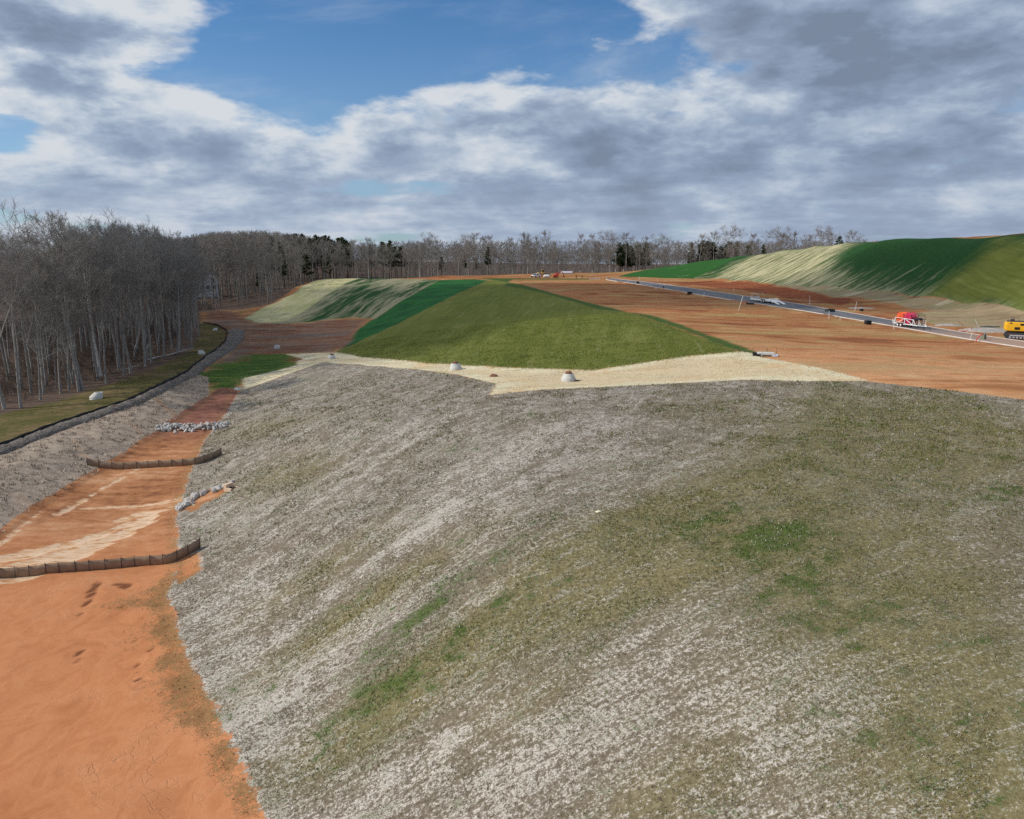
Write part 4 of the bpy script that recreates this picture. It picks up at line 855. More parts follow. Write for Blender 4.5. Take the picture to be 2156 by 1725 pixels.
# manhole cones ---------------------------------------------------------------
def manhole(loc, label, ring, s=1.0, rz=0.0, ecc=.22):
    o = thing('manhole_cone', label, 'manhole', (loc[0], loc[1], loc[2]-.05), rz, 'precast manhole cones standing about the site'); o.scale = (s, s, s)
    MB().lathe([(.92, 0), (.92, .42), (.90, .46), (.62, 1.02), (.60, 1.05), (.38, 1.05), (.38, .9)], 32, off=[0, 0, 0, ecc, ecc, ecc, ecc]).build('concrete_cone', CONC, o)
    if ring:
        r_ = MB().lathe([(.44, 1.055), (.50, 1.06), (.50, 1.12), (.40, 1.14), (.40, 1.26), (.36, 1.28)], 24, at=(ecc, 0, 0)).build('cast_iron_ring', RUST, o)
        MB().lathe([(.355, 1.285), (.355, 1.31), (.30, 1.32)], 24, at=(ecc, 0, 0)).build('manhole_cover', RUST, r_)
    return o
for (px, py, lab, ring, s, rz, ec) in [
    (1197, 803, 'white concrete manhole cone capped with a rusty ring, largest on the straw bench', 1, 1.0, 1.6, .03),
    (960, 779, 'white concrete manhole cone with a rusty ring at the olive slope foot', 1, 1.0, 2.6, .12),
    (698, 756, 'small pale manhole cone at the narrow end of the straw band', 1, .8, 0, .1),
    (583, 734, 'grey manhole cone standing on the red-brown valley floor', 0, .78, 1.2, .15),
    (203, 840, 'bright white lopsided manhole cone on the grass verge, nearest the wood', 0, .95, .2, .38),
    (425, 746, 'pale manhole cone on the verge beside the fence bend', 0, .8, 3.0, .3),
    (453, 696, 'farthest pale manhole cone on the verge, inside the fence corner', 0, .7, .3, .35)]:
    manhole(hit(px, py), lab, ring, s, rz, ec)
x, y, z = hit(1040, 793)
o = thing('manhole_ring', 'loose rusty iron manhole ring lying flat on the straw', 'iron ring', (x, y, z)); MB().lathe([(.34, -.02), (.62, -.02), (.60, .10), (.48, .14), (.46, .24), (.34, .24), (.34, -.02)], 28).build('cast_frame', RUST, o); o.rotation_euler = (.08, .06, 0)
MB().lathe([(.335, .1), (.335, .2), (.30, .21)], 28).build('lid', RUST, o)
x, y, z = hit(1214, 803)
o = thing('dark_disc', 'dark round disc lying against the largest manhole cone', 'cover', (x, y, z)); MB().lathe([(.40, 0), (.40, .10), (.34, .13)], 24).build('disc_plate', simple('dark_brown', (.05,.035,.03), .8), o)  # small dark disc set against the foot of the cone
b_ = MB().tube([(-.16, 0, .12), (-.12, 0, .2), (.12, 0, .2), (.16, 0, .12)], .02, 6).build('handle', RUST, o)

# coir baffles -----------------------------------------------------------------
COIR, t, b = new_mat('coir_netting'); tc = t.new('ShaderNodeNewGeometry').outputs['Position']; x_, y_, z_ = t.sep(tc)
wv = t.m('MULTIPLY', t.m('SINE', t.m('MULTIPLY', t.m('ADD', x_, t.m('MULTIPLY', y_, .5)), 70)), t.m('SINE', t.m('MULTIPLY', z_, 70)))
c = t.mix(t.lin(t.noise(tc, 2.2, 4, .65), .3, .7), (.24,.165,.11), (.36,.26,.18)); c = t.mix(t.m('MULTIPLY', t.ss(wv, -.3, .6), .35), c, (.16,.11,.08))
t.put(b.inputs['Base Color'], c); b.inputs['Roughness'].default_value = .95
def baffle(base_px, hgt, label, nposts):
    pts = [np.array(hit(*p)) for p in base_px]; q = resample(pts, 90)
    for k in range(6): q[1:-1] = (q[:-2]+2*q[1:-1]+q[2:])/4
    base = q[0]; o = thing('baffle_fence', label, 'silt baffle', tuple(base), group='coir baffles across the basin'); v = []
    for i, p in enumerate(q):
        d_ = q[min(i+1, 89)]-q[max(i-1, 0)]; nr = np.array([d_[1], -d_[0], 0])/math.hypot(d_[0], d_[1]); sag = .025*math.sin(i*math.pi*(nposts-1)/89)**2
        g = H(p[0], p[1])
        for w_, h_ in ((-.008, -.08), (.008, -.08), (.008+.02*math.sin(i*.9), hgt*.5), (.008, hgt-sag), (-.008, hgt-sag), (-.008+.02*math.sin(i*.9), hgt*.5)): v.append((p[0]-base[0]+nr[0]*w_, p[1]-base[1]+nr[1]*w_, g-base[2]+h_))
    f = [(i*6+j, i*6+(j+1) % 6, (i+1)*6+(j+1) % 6, (i+1)*6+j) for i in range(89) for j in range(6)]+[(5,4,3,2,1,0)[:4]]
    link('netting', np_mesh('netting', np.array(v), np.array(f[:-1]), COIR, smooth=False), o)
    for k in range(nposts):
        p = q[int(round(k*89/(nposts-1)))]; g = H(p[0], p[1])-base[2]; a = (p[0]-base[0], p[1]-base[1])
        MB().tube([(a[0], a[1]-.03, g-.2), (a[0]+rng.normal(0, .02), a[1]-.03+rng.normal(0, .02), g+hgt+.09)], .022, 6).build('post', STEEL, o)
baffle([(-70,1224),(0,1217),(80,1212),(198,1201),(294,1192),(358,1187),(395,1170),(422,1153)], .76, 'brown coir baffle of many panels crossing the orange clay near the camera', 17)
baffle([(184,979),(205,984),(222,987),(288,987),(360,983),(417,978),(450,966),(467,957)], .76, 'shorter brown coir baffle set between the dry bank and the mulched slope', 13)

# black silt fence with the mulch windrow beside it ---------------------------------
FAB = simple('black_fabric', (.02,.02,.021), .8, .3, 2)
fl = resample([np.array(p) for p in L['fence'][1:]], 200)
o = thing('silt_fence', 'long black silt fence curving along the grass verge below the wood', 'silt fence', tuple(fl[0])); v = []; b0 = fl[0]
for i, p in enumerate(fl):
    d_ = fl[min(i+1, 199)]-fl[max(i-1, 0)]; nr = np.array([d_[1], -d_[0]])/(math.hypot(d_[0], d_[1])+1e-9); g = H(p[0], p[1])-b0[2]; hh = .44+.05*math.sin(i*1.3)
    for w_, h_ in ((-.012, -.1), (.012, -.1), (.012, hh), (-.012, hh)): v.append((p[0]-b0[0]+nr[0]*w_, p[1]-b0[1]+nr[1]*w_, g+h_))
link('fabric', np_mesh('fabric', np.array(v), np.array([(i*4+j, i*4+(j+1) % 4, (i+1)*4+(j+1) % 4, (i+1)*4+j) for i in range(199) for j in range(4)]), FAB), o)
for k in range(0, 200, 3):
    p = fl[k]; MB().tube([(p[0]-b0[0]-.06, p[1]-b0[1], H(p[0], p[1])-b0[2]-.2), (p[0]-b0[0]-.06, p[1]-b0[1], H(p[0], p[1])-b0[2]+.54)], .025, 5).build('stake', STEEL, o)
MULCHM, t, b = new_mat('ground_mulch'); g_ = t.new('ShaderNodeNewGeometry').outputs['Position']; n1 = t.noise(g_, 4.5, 4, .75); n2 = t.noise(g_, .6, 4, .6)
c = t.mix(t.ss(n1, .35, .68), (.08,.068,.058), (.30,.265,.23)); c = t.mix(t.ss(n2, .52, .72, 0, .6), c, (.10,.055,.035)); t.put(b.inputs['Base Color'], c); b.inputs['Roughness'].default_value = .95
t.put(b.inputs['Normal'], t.bump(n1, 1.0, .2))
wl = resample([np.array(p) for p in L['fence'][1:-2]], 420); v = []; K = 13
for i, p in enumerate(wl):
    d_ = wl[min(i+2, 419)]-wl[max(i-2, 0)]; nr = np.array([d_[1], -d_[0]])/(math.hypot(d_[0], d_[1])+1e-9); far = np.clip((p[1]-130)/60, 0, 1); wd = (.95+.9*far)*(.8+.5*fbm(np.array(p[1]*.3), np.array(2.0), 3, 9)); ht = (.5+.25*far)*(.7+.7*fbm(np.array(p[1]*.6), np.array(7.0), 3, 19)); wd *= min(1, i/6, (419-i)/6)+.05
    for k in range(K):
        a = math.pi*k/(K-1); ox = 1.25+far*1.0-wd*math.cos(a); X_, Y_ = p[0]+nr[0]*ox, p[1]+nr[1]*ox
        v.append((X_, Y_, H(X_, Y_)-.08+ht*math.sin(a)*(1+.5*(fbm(np.array(X_*2.2), np.array(Y_*2.2), 3, 29)-.5))+(.18*(fbm(np.array(X_*5.), np.array(Y_*5.), 2, 39)-.5) if 0 < k < K-1 else 0)))
f = np.array([(i*K+k, i*K+k+1, (i+1)*K+k+1, (i+1)*K+k) for i in range(419) for k in range(K-1)])
finish(link('mulch_windrow', np_mesh('mulch_windrow', np.array(v, float), f, MULCHM)), 'grey-brown ridge of shredded mulch heaped along the black silt fence', 'mulch ridge')

# rocks -----------------------------------------------------------------------
ROCKM, t, b = new_mat('grey_rock'); g_ = t.new('ShaderNodeTexCoord').outputs['Object']; oi = t.new('ShaderNodeObjectInfo').outputs['Random']
c = t.mix(t.lin(t.noise(g_, 2.5, 4, .65), .3, .7), (.33,.31,.285), (.60,.575,.54)); c = t.mix(t.ss(oi, .72, .95, 0, .75), c, (.42,.31,.24)); t.put(b.inputs['Base Color'], c); b.inputs['Roughness'].default_value = .9
rocks = []
for k in range(7):
    import bmesh
    bm = bmesh.new(); bmesh.ops.create_icosphere(bm, subdivisions=2, radius=1); g = np.random.default_rng(90+k)
    pn = [unit(g.normal(0, 1, 3)) for _ in range(11)]; pd = g.uniform(.55, .85, 11)
    for vv_ in bm.verts:
        p = np.array(vv_.co)
        for a_, d_ in zip(pn, pd):
            e_ = p@a_-d_
            if e_ > 0: p = p-a_*e_
        vv_.co = p*np.array([1.15, .95, .8])*(1+g.normal(0, .02))
    me = bpy.data.meshes.new('rock'); bm.to_mesh(me); bm.free(); me.materials.append(ROCKM); rocks.append(me)
def rock(x, y, z, s, label, group):
    o = link('rock', rocks[rng.integers(7)]); o.location = (x, y, z); o.rotation_euler = tuple(rng.uniform(0, 6.28, 3)); o.scale = tuple(s*rng.uniform(.8, 1.2, 3)); return finish(o, label, 'rock', group)
A_, B_ = np.array(hit(330, 902)), np.array(hit(480, 896)); ax = B_-A_; nr = np.array([-ax[1], ax[0]])/math.hypot(ax[0], ax[1])
for i in range(150):
    u = rng.random(); w_ = rng.normal(0, .62); pile = max(0, .6-.35*abs(w_))*min(1, u*6, (1-u)*6); layer = rng.random()
    x, y = A_[0]+ax[0]*u+nr[0]*w_, A_[1]+ax[1]*u+nr[1]*w_; rock(x, y, H(x, y)+.08+pile*layer, rng.uniform(.16, .36), 'grey angular rock in the check dam across the red ditch', 'rocks of the check dam')
path = [np.array(hit(*p)) for p in [(392,1068),(400,1052),(430,1040),(462,1030),(486,1022)]]; q = resample(path, 60)
for i in range(95):
    k = int(rng.integers(60)) if i > 45 else int(rng.integers(24)); p = q[k]; w_ = rng.normal(0, .62 if k < 26 else .42); x, y = p[0]+w_*.3, p[1]+w_
    rock(x, y, H(x, y)+.06+.1*rng.random(), rng.uniform(.16, .34), 'grey angular rock in the outlet apron beside the mulched slope', 'rocks of the outlet apron')
for (px, py, s, lab) in [(1260,1079,.16,'pale yellow flat rock lying alone on the mulched slope'),(408,1064,.1,'small white rock in the sandy wash below the outlet apron')]:
    x, y, z = hit(px, py); o = rock(x, y, z+.03, s, lab, None)
    o.scale = (s*1.3, s, s*.5); o.rotation_euler = (0, 0, .4)
    o.data = o.data.copy(); o.data.materials.clear(); o.data.materials.append(simple('pale_stone', (.72,.68,.46), .85, .1))
# outlet headwall and pipe ends ---------------------------------------------------
x, y, z = hit(482, 1030)
o = thing('outlet_headwall', 'pale concrete outlet block at the top of the rock apron', 'headwall', (x, y, z-.45), 1.1); MB().box((0, 0, .5), (.9, .35, 1.0), bev=.03).box((-.4, -.45, .35), (.16, .6, .7), bev=.02).box((.4, -.45, .35), (.16, .6, .7), bev=.02).build('wall_block', simple('tan_concrete', (.66,.48,.34), .9, .15, 3), o)
MB().lathe([(.24, -.2), (.24, .02), (.19, .02), (.19, -.15)], 20, at=(0, 0, .45), axis='Y').build('pipe_mouth', BLACK, o)
x, y, z = hit(503, 822)
o = thing('flared_pipe_end', 'white flared pipe end at the corner of the straw apron', 'pipe end', (x, y, z+.12), 2.6); o.scale = (.6,)*3; MB().lathe([(.42, 1.6), (.42, .3), (.62, -.3), (.56, -.3), (.36, .3), (.36, 1.4)], 24, axis='X').build('flare', CONC, o); MB().lathe([(.62, -.31), (.66, -.31), (.66, -.22), (.62, -.22)], 24, axis='X').build('rim', PVC, o)
# kerb inlet with a pale lid and three dark posts -----------------------------------
x, y, z = hit(1612, 749)
o = thing('inlet_box', 'low white concrete inlet box with dark posts beside the straw bench', 'inlet', (x, y, z), -.25)
MB().box((0, 0, .2), (2.3, 1.3, .5), bev=.05).build('pale_lid', CONC, o); MB().box((-.95, -.66, .1), (.5, .04, .34)).box((.1, -.66, .05), (1.2, .04, .2)).build('opening', BLACK, o)
MB().box((1.25, -.3, .1), (.7, .8, .28), bev=.04).build('apron_slab', BLUEW, o)
MB().prism([(-1.75, 0), (-1.2, 0), (-1.15, .34), (-1.62, .5)], -.5, .3).build('black_flap', BLACK, o)
for (a, c_) in ((-1.7, .1), (.2, .75), (1.45, .1)): MB().tube([(a, c_, -.1), (a, c_, 1.05)], .03, 6).build('post', STEEL, o)

# cable-reel trailer ---------------------------------------------------------------
def wheel_part(o, x, y, r, w_, hub=WHITE):
    wh = MB().lathe([(r*.55, -w_/2), (r*.9, -w_/2), (r, -w_/2+.05), (r, w_/2-.05), (r*.9, w_/2), (r*.55, w_/2)], 24, axis='Y').build('wheel', RUBBER, o, (x, y, r))
    MB().lathe([(r*.56, -w_/2+.03), (r*.5, -w_/2-.01), (r*.18, -w_/2-.03), (.01, -w_/2-.03)], 18, axis='Y').lathe([(r*.56, w_/2-.03), (r*.5, w_/2+.01), (.01, w_/2+.02)], 18, axis='Y').build('rim', hub, wh); return wh
p = roadpt(1912, 689); yaw = roadyaw(p[1]); yaw = yaw if math.sin(yaw) < 0 else yaw+math.pi
tr = thing('reel_trailer', 'white cable-reel trailer carrying red and magenta conduit reels on the road', 'trailer', p, yaw); tr.scale = (1.12,)*3
fr = MB()
for s in (-1, 1):
    fr.box((.2, s*.85, .62), (6.2, .12, .16)); fr.tube([(3.2, s*.85, .6), (4.5, 0, .56)], .06, 6)
for xx in (-2.8, -1.4, 0, 1.4, 2.8): fr.box((xx, 0, .60), (.12, 1.6, .1))
for s in (-1, 1):
    for xx in (-2.4, .1, 2.3): fr.box((xx, s*.92, 1.15), (.12, .12, 1.0))
    fr.tube([(-2.4, s*.92, 1.65), (.1, s*.92, 1.62), (2.3, s*.92, 1.52)], .05, 6)
    fr.tube([(-1.9, s*.92, .7), (.1, s*.92, 1.6)], .055, 6); fr.tube([(2.1, s*.92, .7), (.1, s*.92, 1.6)], .055, 6); fr.tube([(2.3, s*.92, 1.6), (2.9, s*.92, .7)], .05, 6); fr.tube([(-2.4, s*.92, 1.6), (-2.95, s*.92, .7)], .05, 6)
    fr.tube([(-3.1, s*.85, .6), (-3.15, s*.85, 1.4)], .05, 6); fr.tube([(3.5, s*.7, .6), (3.45, s*.7, 1.6)], .05, 6)
fr.box((4.55, 0, .6), (.35, .18, .16)).build('frame', WHITE, tr)
for xx in (-1.45, -.62):
    for s in (-1, 1): wheel_part(tr, xx, s*1.02, .39, .24)
MB().box((-1.03, 1.02, .86), (1.9, .3, .05)).box((-1.03, -1.02, .86), (1.9, .3, .05)).build('mudguard', WHITE, tr)
jk = MB().tube([(3.9, .0, .75), (3.9, .0, .0)], .05, 6).box((3.9, 0, .02), (.3, .3, .05)).build('jack_stand', STEEL, tr)
def reel(xc, r, w_, mat, rimmat, full=True):
    rl_ = MB()
    if full:
        prof = [(.2, -w_/2)]; nl = 7
        for k in range(nl): prof += [(r*.93, -w_/2+w_*k/nl+.02), (r, -w_/2+w_*(k+.5)/nl), (r*.93, -w_/2+w_*(k+1)/nl-.02)]
        rl_.lathe(prof+[(.2, w_/2)], 36, axis='Y', smooth=False)
    else: rl_.lathe([(.25, -w_/2), (.25, w_/2)], 12, axis='Y')
    rr = rl_.build('conduit_reel' if full else 'empty_reel', mat, tr, (xc, 0, 1.65)); fm = MB()
    for s in (-1, 1):
        R_ = r*1.12; fm.tube([(R_*math.cos(a), s*(w_/2+.05), R_*math.sin(a)) for a in np.linspace(0, 2*math.pi, 25)], .035, 5)
        for a in np.linspace(0, math.pi*2, 9)[:-1]: fm.tube([(.1*math.cos(a), s*(w_/2+.05), .1*math.sin(a)), (R_*math.cos(a), s*(w_/2+.05), R_*math.sin(a))], .025, 4)
    if not full:
        for a in np.linspace(0, math.pi*2, 9)[:-1]: fm.tube([(r*1.12*math.cos(a), -w_/2, r*1.12*math.sin(a)), (r*1.12*math.cos(a), w_/2, r*1.12*math.sin(a))], .025, 4)
    fm.tube([(0, -.95, 0), (0, .95, 0)], .06, 8); fm.build('reel_frame', rimmat, rr); return rr
reel(-1.55, 1.0, 1.35, ORNG, RED); reel(.35, .98, 1.35, MAG, MAG); reel(2.35, .92, 1.2, STEEL, STEEL, False)
MB().lathe([(.38, -.1), (.38, .1), (.12, .12), (.12, .16)], 20, axis='X', at=(-3.0, .35, 1.75)).build('coil_drum', BLUEW, tr)

# flatbed trailer with ramps ----------------------------------------------------------
p = roadpt(1612, 637); yaw = roadyaw(p[1]); yaw = yaw if math.sin(yaw) < 0 else yaw+math.pi
fb = thing('flatbed_trailer', 'white low flatbed trailer with its two loading ramps down on the road', 'trailer', p, yaw); fb.scale = (1.15,)*3
m_ = MB(); m_.box((-.6, 0, .72), (9.0, 2.3, .14), bev=.03)
for s in (-1, 1): m_.box((-.6, s*1.12, .62), (9.0, .12, .32))
m_.box((-4.9, 0, .85), (.16, 2.3, .55)); m_.tube([(-4.9, -.9, 1.0), (-4.9, -.9, 1.75), (-4.9, .9, 1.75), (-4.9, .9, 1.0)], .06, 6); m_.tube([(-5.0, .7, .65), (-6.2, 0, .6)], .07, 6); m_.tube([(-5.0, -.7, .65), (-6.2, 0, .6)], .07, 6)
m_.build('deck', WHITE, fb); MB().box((-2.4, 0, .80), (4.6, 2.1, .03)).build('deck_boards', simple('grey_boards', (.16,.15,.13), .85, .2), fb)
MB().prism([(3.9, .80), (4.9, .45), (4.9, .3), (3.9, .45)], -1.1, 1.1).build('beavertail', WHITE, fb)
for s in (-1, 1):
    MB().prism([(4.85, .52), (7.0, .02), (7.0, -.06), (4.85, .40)], s*.75-.33, s*.75+.33).build('ramp', WHITE, fb)
    for xx in (.2, 1.15): wheel_part(fb, xx, s*1.18, .42, .28)
    MB().box((.68, s*1.18, .94), (2.1, .34, .05)).build('mudguard', WHITE, fb)
    MB().tube([(4.6, s*.95, .6), (4.6, s*.95, 0)], .05, 6).build('support_leg', WHITE, fb)
MB().box((3.3, .85, 1.0), (1.6, .3, .26)).build('tool_box', simple('peach_board', (.75,.58,.46), .7), fb)

# yellow excavator at the frame edge ------------------------------------------------------
p = hit(2147, 713); ex = thing('excavator', 'yellow tracked excavator cut off by the frame edge beside the road', 'excavator', p, -.5); ex.scale = (1.2,)*3
for s in (-1, 1):
    tk = MB(); pr = [(-2.0, .18), (-1.8, .0), (1.8, 0), (2.0, .18), (2.05, .5), (1.85, .86), (1.55, .95), (-1.55, .95), (-1.85, .86), (-2.05, .5)]
    tk.prism(pr, s*1.15-.3, s*1.15+.3)
    for k in range(26): tk.box((-1.9+k*.152, s*1.15, -.01 if k % 1 == 0 else 0), (.05, .62, .05)); tk.box((-1.55+k*.124, s*1.15, .965), (.05, .62, .05))
    tko = tk.build('track', STEEL, ex)
    for k in range(7): MB().lathe([(.16, -.33), (.16, .33)], 14, axis='Y', at=(-1.4+k*.46, s*1.15, .24)).build('roller', simple('grey_steel', (.35,.33,.32), .5, .2), tko)
    MB().box((0, s*1.15, .55), (2.9, .64, .2)).build('track_frame', simple('grey_steel_frame', (.42,.40,.40), .6, .2), tko)
MB().lathe([(.75, .8), (.75, 1.12)], 24).box((0, 0, .75), (1.8, 1.7, .35)).build('turntable', STEEL, ex)
hs = MB().box((-.6, 0, 1.85), (2.9, 2.5, 1.4), bev=.12).box((-1.75, 0, 1.8), (.9, 2.46, 1.2), bev=.2).build('engine_house', YEL, ex)
MB().box((-1.45, -1.265, 2.38), (.32, .02, .16)).build('dark_badge', BLACK, hs); MB().box((.0, -1.262, 2.2), (.5, .02, .3)).box((-.6, -1.262, 1.6), (.7, .02, .4)).build('vent_grille', BLACK, hs)
MB().box((-.6, 0, 2.58), (2.7, 2.2, .08)).box((-1.2, .3, 2.75), (.5, .5, .3)).build('top_cover', STEEL, ex)
rail = MB()
for yy in (-1.1, 1.1):
    rail.tube([(-1.3, yy, 2.6), (-1.3, yy, 3.1), (.5, yy, 3.1), (.5, yy, 2.6)], .03, 6); rail.tube([(-.4, yy, 2.6), (-.4, yy, 3.1)], .025, 6)
rail.tube([(-1.75, -.9, 2.6), (-1.8, -.9, 3.0)], .025, 5); rail.build('hand_rail', STEEL, ex)
cb = MB().prism([(.9, 1.15), (2.3, 1.15), (2.35, 1.7), (2.1, 2.85), (1.0, 2.95), (.9, 2.6)], -1.25, -.3).build('cab', YEL, ex); MB().prism([(1.05, 1.9), (2.25, 1.8), (2.05, 2.75), (1.08, 2.82)], -1.27, -.28).build('cab_glass', GLASS, cb)
MB().prism([(1.0, 1.4), (1.6, 1.3), (4.2, 4.3), (6.4, 4.0), (6.45, 4.35), (4.2, 4.95)], -.2, .25).build('boom', YEL, ex)
MB().prism([(6.0, 4.7), (6.5, 4.7), (7.3, 1.6), (7.0, 1.5)], -.17, .2).build('stick', YEL, ex)
MB().tube([(1.9, .02, 1.5), (3.6, .02, 3.7)], .09, 8).tube([(4.4, .02, 5.0), (6.0, .02, 4.75)], .08, 8).build('hydraulic_ram', STEEL, ex)
MB().prism([(6.8, 1.6), (7.5, 1.6), (7.7, .7), (6.9, .1), (6.2, .3), (6.4, .9)], -.6, .65).build('bucket', STEEL, ex)

# far pad: pickup, yellow loader, red digger, pipes, workers -----------------------------------
def at_depth(px, dep, py=580):
    x, y, z = PD(px, py, dep); return (x, y, H(x, y))
p = hit(1128, 583); p = at_depth(1128, min(p[1], 372)); tk = thing('pickup_truck', 'white utility truck parked on the orange pad beside the loader', 'truck', p, -2.2); tk.scale = (1.1,)*3
bd = MB().prism([(-2.6, .5), (2.6, .5), (2.65, .95), (2.3, 1.12), (1.1, 1.2), (.55, 1.82), (-.6, 1.85), (-.75, 1.15), (-2.6, 1.15)], -.95, .95).build('body', WHITE, tk)
MB().prism([(1.0, 1.22), (.52, 1.75), (-.5, 1.77), (-.62, 1.22)], -.97, .97).build('side_window', GLASS, bd); MB().prism([(1.16, 1.2), (1.1, 1.2), (.56, 1.78), (.62, 1.8)], -.8, .8).build('windscreen', GLASS, bd)
MB().box((-1.7, 0, 1.4), (1.7, 1.8, .5), bev=.05).build('service_body', WHITE, tk); MB().tube([(-2.4, .6, 1.6), (-2.4, .6, 2.5), (-1.2, .6, 2.5)], .12, 6).build('rack', STEEL, tk)
MB().box((2.66, 0, .75), (.06, 1.6, .3)).build('grille', BLACK, tk)
for s in (-1, 1):
    MB().box((2.64, s*.75, .92), (.08, .3, .16)).build('headlight', GLASS, tk)
    for xx in (-1.6, 1.65): wheel_part(tk, xx, s*.85, .4, .26, STEEL)
p = at_depth(1143, 384); lo = thing('loader', 'tan-yellow wheeled loader behind the white truck on the pad', 'loader', p, .25); TANY = simple('faded_yellow', (.62,.42,.16), .6, .15, 2, dirt=.3)
MB().prism([(-2.8, .9), (1.0, .9), (1.2, 1.5), (.2, 1.9), (-2.6, 1.8)], -.8, .8).build('engine_body', TANY, lo); cb = MB().box((-.1, 0, 2.35), (1.4, 1.4, 1.3), bev=.1).build('cab', TANY, lo); MB().box((-.1, 0, 2.5), (1.42, 1.42, .7)).build('cab_glass', GLASS, cb)
MB().box((-.1, 0, 3.05), (1.6, 1.6, .1)).build('roof', TANY, lo); MB().prism([(.8, 1.4), (1.2, 1.7), (3.2, .8), (3.1, .4)], -.5, .5).build('lift_arm', TANY, lo); MB().prism([(3.0, .2), (3.2, 1.2), (3.6, .3), (4.0, .1), (3.2, 0)], -1.3, 1.3).build('bucket', STEEL, lo)
for s in (-1, 1):
    for xx in (-1.8, 1.0): wheel_part(lo, xx, s*.95, .72, .5, TANY)
p = at_depth(1171, 374); rd_ = thing('red_digger', 'red compact digger with a raised arm on the orange pad', 'digger', p, .15)
MB().box((-.2, 0, .28), (2.6, 1.7, .5), bev=.15).build('track', RUBBER, rd_); MB().box((-.6, 0, 1.05), (1.8, 1.6, .9), bev=.15).build('engine_house', SIGNRED, rd_); MB().box((.3, -.25, 1.75), (.9, .9, 1.3), bev=.1).build('cab', SIGNRED, rd_)
MB().prism([(.6, .9), (1.0, .8), (2.3, 2.7), (3.4, 2.2), (3.45, 2.5), (2.3, 3.1)], .2, .5).build('boom', SIGNRED, rd_); MB().prism([(3.2, 2.5), (3.5, 2.4), (4.0, .9), (3.8, .8)], .22, .48).build('stick', SIGNRED, rd_); MB().prism([(3.6, .9), (4.1, .9), (4.2, .3), (3.6, .2)], .05, .65).build('bucket', STEEL, rd_)
p = at_depth(1151, 368); wt = thing('white_tank', 'low white rounded tank standing before the red digger', 'tank', p, .1); MB().lathe([(.3, -1.5), (.62, -1.4), (.7, -1.1), (.7, 1.1), (.62, 1.4), (.3, 1.5)], 20, axis='X', at=(0, 0, .75)).build('tank_shell', WHITE, wt); MB().box((-.9, 0, .12), (.3, 1.2, .3)).box((.9, 0, .12), (.3, 1.2, .3)).build('cradle', STEEL, wt)
p = at_depth(1193, 400)
PIPEM = simple('grey_pipe', (.42,.43,.50), .6, .1)
for i, (a, h_) in enumerate([(-1.0, .3), (-.35, .3), (.3, .3), (.95, .3), (-.68, .85), (0, .85), (.62, .85)]):
    q = MB().lathe([(.22, -3.0), (.3, -3.0), (.3, 2.7), (.36, 2.72), (.36, 3.0), (.24, 3.0), (.24, 2.5)], 16, axis='X').build('grey_pipe', PIPEM); q.location = (p[0], p[1]+a, p[2]+h_); finish(q, 'grey pipe in the stack behind the red digger', 'pipe', 'pipes stacked on the pad')
